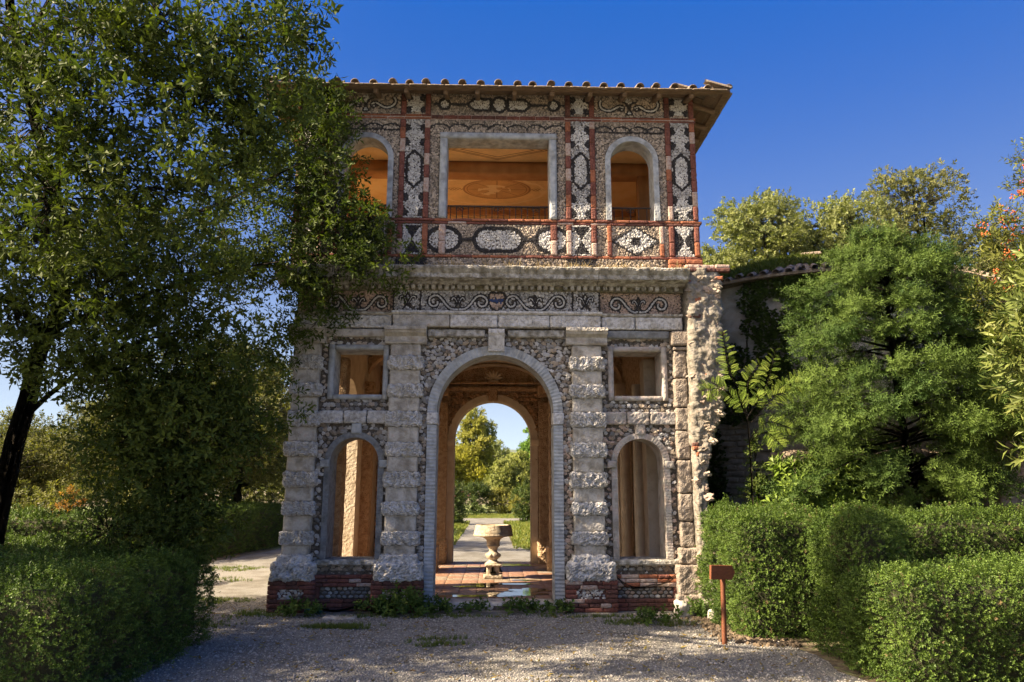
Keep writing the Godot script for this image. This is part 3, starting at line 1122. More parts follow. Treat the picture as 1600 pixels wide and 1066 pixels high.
func entablature() -> void:
	var en := node("entablature", pv)
	# lower fascia between the capitals and the architrave, projecting over the middle bay
	for s in [-1, 1]:
		mi("fascia", block(Vector3(0.86, 0.115, 0.2), 0.012, 0.008, 6.0, 0.03, 200 + s, 0.02), M.cornice_stone, en, Vector3(s * 0.60, 3.965, 0.0))
		mi("fascia", block(Vector3(0.98, 0.12, 0.16), 0.012, 0.006, 6.0, 0.03, 203 + s, 0.01), M.serena_dark if s > 0 else M.sandstone, en, Vector3(LX if s < 0 else RX, 3.965, 0.0))
	var x := -1.56
	for w in [0.86, 0.72, 0.78, 0.77]:
		mi("architrave_block", block(Vector3(w - 0.006, 0.19, 0.30), 0.012, 0.007, 7.0, 0.024, 210 + int(w * 50), 0.03), M.tufa if x > -1.0 else M.sandstone, en, Vector3(x + w / 2.0, 4.145, 0.0))
		x += w
	for q in [[-3.03, 0.75], [-2.28, 0.71], [1.58, 0.52], [2.10, 0.72]]:
		mi("architrave_block", block(Vector3(q[1] - 0.006, 0.19, 0.20), 0.012, 0.007, 7.0, 0.024, 220 + int(q[1] * 50), 0.03), M.tufa, en, Vector3(q[0] + q[1] / 2.0, 4.135, 0.0))
	var fil := PackedVector2Array([Vector2(0.0, 0.0), Vector2(0.15, 0.0), Vector2(0.18, 0.02), Vector2(0.18, 0.05), Vector2(0.0, 0.055)])
	mi("fillet", moulding(fil, 3.16, 0.005, 230, 0.04), M.tufa, en, Vector3(0.01, 4.24, 0.0))
	for q in [[-2.3, 1.46], [2.21, 1.22]]:
		mi("fillet", moulding(fil, q[1], 0.006, 231 + int(q[0]), 0.04), M.cornice_stone, en, Vector3(q[0], 4.23, -0.06))
	# frieze of scrolls, lilies and a shield
	var figs := []
	for s in [-1.0, 1.0]:
		figs.append_array(moved(scrolls(0.49), Vector2(0.585 * s, 4.455)))
		figs.append_array(moved(lily(), Vector2(1.345 * s, 4.46)))
		figs.append_array(moved(scrolls(0.47), Vector2((RX + 0.05 if s > 0 else LX - 0.05), 4.45)))
		for e in [1.155, 1.56]:
			figs.append(stroke(PackedVector2Array([Vector2(e * s, 4.30), Vector2(e * s, 4.62)]), 0.028))
	figs.append(shape([Vector2(-0.10, 4.60), Vector2(0.10, 4.60), Vector2(0.125, 4.56), Vector2(0.12, 4.44), Vector2(0.08, 4.36), Vector2(0.0, 4.315), Vector2(-0.08, 4.36), Vector2(-0.12, 4.44), Vector2(-0.125, 4.56), Vector2(-0.10, 4.60)], PINK, 0.028))
	figs.append({"p": PackedVector2Array([Vector2(-0.125, 4.44), Vector2(0.125, 4.44), Vector2(0.128, 4.51), Vector2(-0.128, 4.51), Vector2(-0.125, 4.44)]), "fill": BLUE, "line": 0.0, "w": 0.0})
	mi("frieze_bed", boxm(Vector3(0.0, 4.46, 0.025), Vector3(3.14, 0.36, 0.09)), M.mortar, en)
	mosaic("frieze_mosaic", en, Rect2(-1.57, 4.295, 3.14, 0.335), 0.075, 0.031, GREY, figs)
	mosaic("frieze_mosaic", en, Rect2(-3.0, 4.285, 1.43, 0.345), 0.006, 0.031, PINK, figs)
	mosaic("frieze_mosaic", en, Rect2(1.58, 4.285, 1.25, 0.345), 0.006, 0.031, PINK, figs)
	# dentils
	mi("dentil_band", boxm(Vector3(-0.08, 4.675, -0.06), Vector3(5.86, 0.105, 0.30)), M.mossy_cornice, en)  # mottled dark brown band behind the dentils, no growth modelled on it
	var dn := [block(Vector3(0.062, 0.082, 0.09), 0.008, 0.006, 12.0, 0.03, 240), block(Vector3(0.058, 0.078, 0.09), 0.008, 0.008, 12.0, 0.03, 241)]
	for i in 58:
		var dx := -2.96 + i * 0.1
		if rng.randf() < 0.08:
			continue
		mi("dentil", dn[i % 2], M.cornice_stone if rng.randf() < 0.5 else M.sandstone, en, Vector3(dx + rnd(-0.006, 0.006), 4.672 + rnd(-0.006, 0.004), 0.12 + rnd(-0.01, 0.006)))
	# cornice in long weathered pieces
	var cp := PackedVector2Array([Vector2(0.0, 0.0), Vector2(0.18, 0.0), Vector2(0.24, 0.03), Vector2(0.37, 0.045), Vector2(0.385, 0.05), Vector2(0.39, 0.115), Vector2(0.405, 0.13), Vector2(0.44, 0.175), Vector2(0.445, 0.205), Vector2(0.43, 0.225), Vector2(0.0, 0.255)])
	var cx := -3.28
	for w in [1.28, 1.02, 1.32, 1.18, 1.36]:
		mi("cornice_block", moulding(cp, w - 0.008, 0.013, 250 + int(w * 40), 0.035), M.cornice_stone, en, Vector3(cx + w / 2.0, 4.70 + rnd(-0.012, 0.006), rnd(-0.015, 0.01)))
		cx += w


# ---------------------------------------------------------------- the pavilion, upper storey
func upper_storey() -> void:
	var ops := [[-0.815, 0.835, 5.79, 7.165, false], [LX - 0.02 - 0.352, LX - 0.02 + 0.352, 5.79, 6.805, true], [RX + 0.01 - 0.352, RX + 0.01 + 0.352, 5.79, 6.805, true]]
	var holes := [[-0.93, 0.95, 5.7, 7.27, false], [LX - 0.45, LX + 0.41, 5.7, 6.81, true], [RX - 0.42, RX + 0.44, 5.7, 6.81, true]]
	var up := node("upper_wall", pv)
	mi("wall", wall_mesh(-3.17, 3.17, 4.72, 7.98, 0.0, -0.30, ops), M.mortar, up)
	var red := ["brick_red", "brick_red", "brick_red", "brick_orange", "brick_pale"]
	# brick pilaster strips
	var strips := node("brick_pilaster", pv)
	for s in [-1.0, 1.0]:
		for x in [1.123, 1.513, 2.732, 3.128]:
			brick_strip(strips, x * s, 0.083, 5.815, 7.48, -0.025, red)
			brick_strip(strips, x * s, 0.083, 5.225, 5.715, -0.02, red)
			brick_strip(strips, x * s, 0.080, 7.572, 7.96, -0.03, ["brick_dark", "brick_red"])
		for x in [1.755, 2.575]:
			brick_strip(strips, (x if s > 0 else x - 0.09) * s, 0.07, 5.225, 5.715, -0.025, red)
	for x in [-0.855, 0.885]:
		brick_strip(strips, x, 0.10, 5.225, 5.715, -0.025, ["brick_pale", "brick_pale", "brick_red"])
	# string courses
	var sc := node("string_course", pv)
	brick_row(sc, -3.2, -1.07, 7.487, -0.038, 0.033, ["brick_red", "brick_orange"], 0.24, 0.34)
	brick_row(sc, 1.07, 3.2, 7.487, -0.038, 0.033, ["brick_red", "brick_orange"], 0.24, 0.34)
	brick_row(sc, -3.2, -1.07, 7.535, -0.03, 0.033, ["brick_orange", "brick_red"], 0.24, 0.34)
	brick_row(sc, 1.07, 3.2, 7.535, -0.03, 0.033, ["brick_orange", "brick_red"], 0.24, 0.34)
	brick_row(sc, -1.07, 1.07, 7.495, -0.035, 0.065, ["brick_red", "brick_dark"], 0.18, 0.26)
	mi("mortar_joint", boxm(Vector3(0, 7.528, 0.0), Vector3(6.345, 0.085, 0.02)), M.brick_pale, sc)
	brick_row(sc, -3.22, 3.22, 5.765, -0.03, 0.045, ["brick_orange", "brick_red"], 0.24, 0.32)
	brick_row(sc, -3.19, 3.19, 5.722, -0.038, 0.042, ["brick_red", "brick_pale", "brick_dark"], 0.24, 0.32)
	brick_row(sc, -3.2, 3.2, 5.175, -0.035, 0.045, ["brick_orange", "brick_red"], 0.24, 0.32)
	for k in 3:
		brick_row(sc, 2.66, 3.19, 4.93 + k * 0.08, 0.015, 0.078, ["brick_orange", "brick_red"], 0.18, 0.27)
	# mosaics
	var ms := node("mosaic", pv)
	var star := [shape([Vector2(-0.15, 0.16), Vector2(0.15, 0.16), Vector2(0.15, -0.16), Vector2(-0.15, -0.16), Vector2(-0.15, 0.16)], WHITE, 0.0)]
	for sx in [-1.0, 1.0]:
		for sy in [-1.0, 1.0]:
			star.append(ellipse(Vector2(0.135 * sx, 0.125 * sy), 0.064, 0.070, BLACK, 0.0))
	var hexa := [shape([Vector2(-0.118, 0.19), Vector2(0, 0.31), Vector2(0.118, 0.19), Vector2(0.118, -0.19), Vector2(0, -0.31), Vector2(-0.118, -0.19), Vector2(-0.118, 0.19)], WHITE, 0.034)]
	var glass := [shape([Vector2(-0.15, 0.25), Vector2(0.15, 0.25), Vector2(0.15, -0.25), Vector2(-0.15, -0.25), Vector2(-0.15, 0.25)], WHITE, 0.0)]
	var tri_v := glass + [shape([Vector2(-0.13, 0.22), Vector2(0.13, 0.22), Vector2(0, 0.0), Vector2(-0.13, 0.22)], BLACK, 0.0), shape([Vector2(-0.13, -0.22), Vector2(0.13, -0.22), Vector2(0, 0.0), Vector2(-0.13, -0.22)], BLACK, 0.0)]
	var tri_h := glass + [shape([Vector2(-0.15, 0.24), Vector2(-0.15, -0.24), Vector2(0, 0.0), Vector2(-0.15, 0.24)], BLACK, 0.0), shape([Vector2(0.15, 0.24), Vector2(0.15, -0.24), Vector2(0, 0.0), Vector2(0.15, 0.24)], BLACK, 0.0)]
	for x in [-2.93, -1.318, 1.318, 2.93]:
		var figs := moved(star, Vector2(x, 7.21)) + moved(hexa, Vector2(x, 6.63)) + moved(star, Vector2(x, 6.03))
		mosaic("pilaster_mosaic", ms, Rect2(x - 0.152, 5.815, 0.304, 1.665), 0.015, 0.028, GREY, figs)
		mosaic("parapet_mosaic", ms, Rect2(x - 0.152, 5.225, 0.304, 0.49), 0.012, 0.025, WHITE, moved(tri_v if absf(x) < 2 else tri_h, Vector2(x, 5.47)))
		mosaic("frieze_mosaic", ms, Rect2(x - 0.152, 7.572, 0.304, 0.39), 0.006, 0.027, TAN, moved(star, Vector2(x, 7.76), 0.85, 0.85))
	# wall field with its scalloped garland
	var wave := []
	for b in [[-2.69, -1.56], [-1.08, 1.08], [1.56, 2.69]]:
		var n := 4 if b[1] - b[0] < 1.5 else 7
		for i in n:
			var w: float = (b[1] - b[0]) / n
			wave.append(stroke(curl(Vector2(b[0] + w * (i + 0.5), 7.325), w * 0.5, w * 0.5, PI, 0.0, 14), 0.026))
			for p in wave[-1].p.size():
				wave[-1].p[p].y = 7.325 + (wave[-1].p[p].y - 7.325) * 0.55
		if n == 4:
			wave.append(stroke(PackedVector2Array([Vector2(b[0], 7.305), Vector2(b[1], 7.305)]), 0.026))
	mosaic("wall_mosaic", ms, Rect2(-2.69, 5.815, 1.135, 1.67), 0.0, 0.034, TAN, wave, holes)
	mosaic("wall_mosaic", ms, Rect2(-1.08, 5.815, 2.16, 1.67), 0.0, 0.034, TAN, wave, holes)
	mosaic("wall_mosaic", ms, Rect2(1.555, 5.815, 1.135, 1.67), 0.0, 0.034, TAN, wave, holes)
	# parapet bays
	for s in [-1.0, 1.0]:
		var c: float = 2.165 * s + (0.045 if s < 0 else 0.0)
		var d := [shape([Vector2(c - 0.37, 5.47), Vector2(c, 5.70), Vector2(c + 0.37, 5.47), Vector2(c, 5.24), Vector2(c - 0.37, 5.47)], WHITE, 0.028), shape([Vector2(c - 0.05, 5.42), Vector2(c - 0.05, 5.52), Vector2(c + 0.05, 5.52), Vector2(c + 0.05, 5.42), Vector2(c - 0.05, 5.42)], BLACK, 0.03)]
		mosaic("parapet_mosaic", ms, Rect2(minf(1.56 * s, 2.69 * s), 5.225, 1.13, 0.49), 0.0, 0.031, TAN, d)
	var oval := []
	for p in curl(Vector2(0.19, 0), 0.185, 0.185, -PI / 2.0, PI / 2.0, 14):
		oval.append(p)
	for p in curl(Vector2(-0.19, 0), 0.185, 0.185, PI / 2.0, PI * 1.5, 14):
		oval.append(p)
	oval.append(oval[0])
	var mid := moved([shape(oval, WHITE, 0.055)], Vector2(0.02, 5.47))
	mid += [ellipse(Vector2(-0.83, 5.47), 0.26, 0.20, WHITE, 0.055), ellipse(Vector2(0.86, 5.47), 0.26, 0.20, WHITE, 0.055), stroke(PackedVector2Array([Vector2(-0.58, 5.47), Vector2(-0.35, 5.47)]), 0.054), stroke(PackedVector2Array([Vector2(0.39, 5.47), Vector2(0.61, 5.47)]), 0.054)]
	mosaic("parapet_mosaic", ms, Rect2(-1.08, 5.225, 2.16, 0.49), 0.0, 0.031, TAN, mid, [[-0.91, -0.80, 5.0, 6.0, false], [0.83, 0.94, 5.0, 6.0, false]])
	# band under the parapet, with dark patches below the pilasters
	var dark := []
	for x in [-1.318, 1.318]:
		dark.append(shape([Vector2(x - 0.24, 4.95), Vector2(x - 0.24, 5.17), Vector2(x + 0.24, 5.17), Vector2(x + 0.24, 4.95), Vector2(x - 0.24, 4.95)], BLACK, 0.0))
	mosaic("base_mosaic", ms, Rect2(-3.15, 4.95, 5.78, 0.225), 0.0, 0.040, TAN, dark)
	# frieze under the eaves
	for s in [-1.0, 1.0]:
		var f := []
		for e in [-1.0, 1.0]:
			var p := curl(Vector2(0.13, -0.04), 0.02, 0.055, -1.0, 3.4 + 1.2)
			p = bezier(Vector2(0.10, -0.01), Vector2(0.20, 0.05), Vector2(0.22, -0.09), Vector2(0.36, -0.075))
			p.append_array(bezier(Vector2(0.38, -0.07), Vector2(0.47, -0.05), Vector2(0.50, 0.05), Vector2(0.455, 0.10), 8))
			for i in p.size():
				p[i].x *= e
			f.append(ribbon(p, 0.026))
			f.append(ellipse(Vector2(0.12 * e, -0.035), 0.045, 0.045, WHITE, 0.026))
			f.append(stroke(bezier(Vector2(0.02 * e, -0.02), Vector2(0.03 * e, 0.06), Vector2(0.07 * e, 0.09), Vector2(0.12 * e, 0.08)), 0.026))
		f.append(ellipse(Vector2(0, 0.07), 0.045, 0.075, WHITE, 0.0))
		f.append(shape([Vector2(0, 0.0), Vector2(-0.05, -0.14), Vector2(0.05, -0.14), Vector2(0, 0.0)], WHITE, 0.026))
		mosaic("frieze_mosaic", ms, Rect2(minf(1.56 * s, 2.69 * s), 7.572, 1.13, 0.39), 0.0, 0.032, TAN, moved(f, Vector2(2.125 * s, 7.76)))
	var chain := [ellipse(Vector2(0.02, 7.76), 0.115, 0.13, WHITE, 0.04)]
	for s in [-1.0, 1.0]:
		chain.append_array(moved([shape([Vector2(0.14, 0.10), Vector2(0.40, 0.10), Vector2(0.52, 0.0), Vector2(0.40, -0.10), Vector2(0.14, -0.10), Vector2(0.14, 0.10)], WHITE, 0.04), stroke(PackedVector2Array([Vector2(0.52, 0), Vector2(0.78, 0)]), 0.04), ellipse(Vector2(0.88, 0), 0.085, 0.09, WHITE, 0.042), stroke(PackedVector2Array([Vector2(0.97, 0), Vector2(1.05, 0)]), 0.04)], Vector2(0.02, 7.76), s, 1.0))
	mosaic("frieze_mosaic", ms, Rect2(-1.08, 7.572, 2.16, 0.39), 0.0, 0.032, TAN, chain)
	# window frames
	var cw := node("loggia_window", pv)
	mi("frame_head", block(Vector3(1.86, 0.10, 0.37), 0.006, 0.003, 5.0, 0.06, 261), M.serena, cw, Vector3(0.01, 7.203, -0.14))
	for s in [-1, 1]:
		mi("frame_post", block(Vector3(0.118, 1.34, 0.366), 0.006, 0.004, 5.0, 0.05, 263 + s), M.serena, cw, Vector3(0.01 + s * 0.868, 6.482, -0.142))
	for cx in [LX - 0.02, RX + 0.01]:
		var aw := node("upper_arched_window", pv)
		mi("frame", band(arch_path(cx - 0.34, cx + 0.34, 5.812, 6.805, 0.05), 0.085, -0.31, 0.04), M.serena, aw)
	# wrought iron railings inside the openings
	for q in [[-0.79, 0.81, 17], [LX - 0.35, LX + 0.31, 7], [RX - 0.32, RX + 0.34, 5]]:
		var rl := node("railing", pv)
		mi("rail", boxm(Vector3((q[0] + q[1]) / 2.0, 6.10, -0.2), Vector3(q[1] - q[0], 0.018, 0.025)), M.iron, rl)
		mi("rail", boxm(Vector3((q[0] + q[1]) / 2.0, 5.83, -0.2), Vector3(q[1] - q[0], 0.016, 0.02)), M.iron, rl)
		for i in q[2]:
			var x: float = lerpf(q[0], q[1], (i + 0.5) / q[2])
			mi("baluster", boxm(Vector3(x, 5.96, -0.2), Vector3(0.013, 0.27, 0.013)), M.iron, rl)
		for x in [0.12, 0.5, 0.88]:
			if q[2] < 10 and x != 0.5:
				continue
			for s in [-1, 1]:
				var tm := TorusMesh.new()
				tm.inner_radius = 0.022
				tm.outer_radius = 0.032
				tm.rings = 16
				tm.ring_segments = 6
				mi("iron_scroll", tm, M.iron, rl, Vector3(lerpf(q[0], q[1], x) + s * 0.033, 6.05, -0.2), Vector3(PI / 2.0, 0, 0))
	# room behind
	var rm := node("upper_room", pv)
	mi("floor", boxm(Vector3(0, 4.87, -3.1), Vector3(6.3, 0.22, 6.16)), M.pale_floor, rm)
	var sw := wall_mesh(0.302, 6.2, 4.72, 7.98, -2.87, -3.168, [[0.62, 1.22, 5.8, 6.85, true], [1.55, 2.95, 5.75, 7.15, false], [3.9, 4.6, 5.8, 6.85, true]])
	mi("side_wall", sw, M.ochre_plaster, rm, Vector3.ZERO, Vector3(0, PI / 2.0, 0))
	mi("side_wall", wall_mesh(0.302, 6.2, 4.72, 7.98, 3.168, 2.87, [[0.75, 1.25, 5.8, 6.85, true], [3.9, 4.6, 5.8, 6.85, true]]), M.ochre_plaster, rm, Vector3.ZERO, Vector3(0, PI / 2.0, 0))
	mi("back_wall", boxm(Vector3(0, 6.3, -3.55), Vector3(5.73, 2.7, 0.28)), M.ochre_plaster, rm)
	mi("rear_wall", boxm(Vector3(0, 6.35, -6.35), Vector3(6.34, 3.26, 0.28)), M.sandstone, rm)
	mi("ceiling", boxm(Vector3(0, 7.42, -1.85), Vector3(5.73, 0.12, 3.1)), M.ochre_plaster, rm)
	mi("ceiling_beam", block(Vector3(5.72, 0.21, 0.34), 0.01, 0.003, 4.0, 0.2, 271), M.ochre_dark, rm, Vector3(0, 7.255, -1.40))  # shade on the beam's front face is put into its darker ochre
	mi("cornice_band", boxm(Vector3(0, 7.24, -3.37), Vector3(5.7, 0.10, 0.08)), M.ochre_dark, rm)
	for s in [-1, 1]:
		mi("pilaster", block(Vector3(0.34, 2.2, 0.22), 0.01, 0.003, 4.0, 0.2, 274 + s), M.ochre_dark, rm, Vector3(s * 2.68, 6.06, -1.4))
	for s in [[Vector3(0, 7.352, -2.45), Vector2(3.2, 1.6), 0], [Vector3(0, 7.3525, -0.76), Vector2(2.6, 0.9), 1]]:
		var pm := PlaneMesh.new()
		pm.size = s[1]
		var fm := StandardMaterial3D.new()
		fm.resource_name = "fresco"
		fm.albedo_texture = fresco(s[2])
		fm.roughness = 0.95
		mi("painted_ceiling", pm, fm, rm, s[0], Vector3(PI, 0, 0))


# the faded painting on the ceiling: ochre ground, an oval with rays and sprigs, or nested lozenges
func fresco(kind: int) -> ImageTexture:
	var w := 384
	var h := 192
	var im := Image.create(w, h, false, Image.FORMAT_RGB8)
	var f := gen(501 + kind)
	f.fractal_octaves = 5
	for j in h:
		for i in w:
			var u := (i + 0.5) / w * 2.0 - 1.0
			var v := (j + 0.5) / h * 2.0 - 1.0
			var k := 1.0 + 0.22 * f.get_noise_2d(i * 0.012, j * 0.012) + 0.08 * f.get_noise_2d(i * 0.09, j * 0.09)
			var c := Color(0.76, 0.50, 0.23) * k
			if kind == 0:
				var x := u * 1.6
				var y := v * 0.8
				var r := Vector2(x / 0.64, y / 0.46).length()
				if r < 1.0:
					c = c * Color(0.78, 0.68, 0.60)
				if absf(r - 1.0) < 0.03 or absf(r - 0.90) < 0.012:
					c = c * Color(0.55, 0.45, 0.4)
				if r < 0.88 and r > 0.16 and absf(sin(atan2(y / 0.46, x / 0.64) * 4.0)) < 0.05 / maxf(r, 0.2):
					c = c * Color(0.5, 0.42, 0.4)
				for s in [-1.0, 1.0]:
					var q := Vector2((x - s * 0.80) / 0.15, y / 0.07).length()
					if q < 1.0 and sin(x * 90.0) * sin(y * 70.0) > -0.2:
						c = c * Color(0.62, 0.52, 0.45)
				if f.get_noise_2d(i * 0.02 + 40.0, j * 0.03) > 0.05 and Vector2((x + 0.05) / 0.32, (y - 0.05) / 0.26).length() < 1.0:
					c = c.lerp(Color(0.86, 0.66, 0.38), 0.7)
				var ring := Vector2((x + 0.15) / 1.05, (y - 0.1) / 0.66).length()
				if absf(ring - 1.0 + 0.1 * f.get_noise_2d(i * 0.02, j * 0.02)) < 0.035:
					c = c.lerp(Color(0.86, 0.64, 0.36), 0.6)
			else:
				var d := absf(u) * 1.15 + absf(v) * 0.9
				for q in [0.55, 0.68, 0.76]:
					if absf(d - q) < 0.022:
						c = c * Color(0.40, 0.32, 0.28)
			im.set_pixel(i, j, c.linear_to_srgb())
	return ImageTexture.create_from_image(im)


func roof() -> void:
	var rf := node("roof", pv)
	var ov := 0.47
	var ye := 7.76
	var k := 0.30
	# soffit boards and rafters under the eaves
	for side in 3:
		var turn := [0.0, PI / 2.0, -PI / 2.0][side] as float
		var hold := node("eave", rf)
		hold.rotation.y = turn
		var cz := 0.0
		var half := 3.17
		if side > 0:
			hold.position = Vector3(3.17 if side == 1 else -3.17, 0, -3.1)
			half = 3.1
		for j in 3:
			var zc := 0.03 + j * 0.155
			var x := -half - zc
			while x < half + zc - 0.05:
				var l := minf(rnd(1.5, 2.6), half + zc - x)
				mi("soffit_board", block(Vector3(l - 0.012, 0.022, 0.148), 0.004, 0.006, 3.0, 0.12, 280 + rng.randi() % 5), M.wood, hold, Vector3(x + l / 2.0, ye + 0.045 + (ov - zc - 0.07) * k + rnd(-0.006, 0.006), zc + 0.07), Vector3(atan(k) , 0, rnd(-0.004, 0.004)))
				x += l
		var n := 12
		for i in n:
			var o := mi("rafter", block(Vector3(0.075, 0.085, 0.56), 0.01, 0.008, 6.0, 0.05, 290 + i % 3), M.wood, hold, Vector3(lerpf(-half + 0.1, half - 0.1, i / (n - 1.0)) + rnd(-0.05, 0.05), ye - 0.005 + ov * 0.55 * k, 0.16), Vector3(atan(k), 0, 0))
			o.scale.z = rnd(0.82, 1.0)
		mi("eave_board", block(Vector3(half * 2.0 + ov * 2.0, 0.035, 0.09), 0.006, 0.012, 1.2, 0.1, 295 + side), M.wood, hold, Vector3(0, ye + 0.045, ov - 0.05))
		# flat tiles along the edge, then the cover tiles whose round ends make the scalloped line
		var count := 27
		for i in count:
			var x := lerpf(-half - ov + 0.05, half + ov - 0.05, i / (count - 1.0))
			if i < count - 1:
				mi("pan_tile", block(Vector3(0.262, 0.022, 0.36), 0.005, 0.006, 6.0, 0.06, 300 + i % 3), M.roof_tile, hold, Vector3(x + 0.135, ye + 0.085 + rnd(-0.004, 0.004), ov - 0.12), Vector3(atan(k), rnd(-0.02, 0.02), rnd(-0.02, 0.02)))
			mi("cover_tile", coppo(i % 3), M.roof_tile, hold, Vector3(x + rnd(-0.025, 0.025), ye + 0.085 + rnd(-0.008, 0.012), ov + 0.015 + rnd(-0.03, 0.02)), Vector3(atan(k), rnd(-0.06, 0.06), rnd(-0.08, 0.08)))
	# the hipped planes and their tiles
	var g := Geo.new()
	var a := Vector3(-3.17 - ov, ye + 0.075, ov)
	var b := Vector3(3.17 + ov, ye + 0.075, ov)
	var c := Vector3(3.17 + ov, ye + 0.075, -6.2 - ov)
	var d := Vector3(-3.17 - ov, ye + 0.075, -6.2 - ov)
	var p := Vector3(-0.1, ye + 0.075 + 3.5 * k, -3.1)
	var q := Vector3(0.1, ye + 0.075 + 3.5 * k, -3.1)
	g.quad(a, b, q, p)
	g.tri(b, c, q)
	g.quad(c, d, p, q)
	g.tri(d, a, p)
	mi("roof_plane", g.mesh(), M.roof_tile, rf)
	var xf := []
	for i in 27:
		var x := lerpf(-3.6, 3.6, i / 26.0)
		for j in 9:
			var z := ov - 0.36 * (j + 1)
			if absf(x) > 3.6 - (ov - z) + 0.2:
				continue
			xf.append(Transform3D(Basis.from_euler(Vector3(atan(k), 0, 0)), Vector3(x, ye + 0.085 + (ov - z) * k, z)))
			xf.append(Transform3D(Basis(Vector3.UP, PI) * Basis.from_euler(Vector3(atan(k), 0, 0)), Vector3(x, ye + 0.085 + (ov - z) * k, -6.2 - z)))
			for s in [-1.0, 1.0]:
				xf.append(Transform3D(Basis(Vector3.UP, PI / 2.0 * s) * Basis.from_euler(Vector3(atan(k), 0, 0)), Vector3((3.17 + z) * s, ye + 0.085 + (ov - z) * k, -3.1 + x * 0.97)))
	scatter("roof_tiles", coppo(0), M.roof_tile, xf, PackedColorArray(), rf)


func coppo(i: int) -> Mesh:
	var key := "coppo_%d" % i
	if tex.has(key):
		return tex[key]
	var f := gen(310 + i)
	var pts := PackedVector3Array()
	var idx := PackedInt32Array()
	for shell in 2:
		for r in 5:
			for s in 9:
				var t := PI * s / 8.0
				var rad := (0.065 - 0.012 * r / 4.0) - (0.012 if shell else 0.0)
				var v := Vector3(cos(t) * rad, sin(t) * rad * 0.95, -0.42 * r / 4.0)
				pts.append(v * (1.0 + 0.05 * f.get_noise_3dv(v * 14.0)))
	for r in 4:
		for s in 8:
			var a := r * 9 + s
			for t in [a, a + 1, a + 10, a, a + 10, a + 9]:
				idx.append(t)
			for t in [45 + a, 45 + a + 10, 45 + a + 1, 45 + a, 45 + a + 9, 45 + a + 10]:
				idx.append(t)
	for s in 8:
		for t in [s, 45 + s, 46 + s, s, 46 + s, s + 1]:
			idx.append(t)
	tex[key] = smooth_mesh(pts, idx)
	return tex[key]


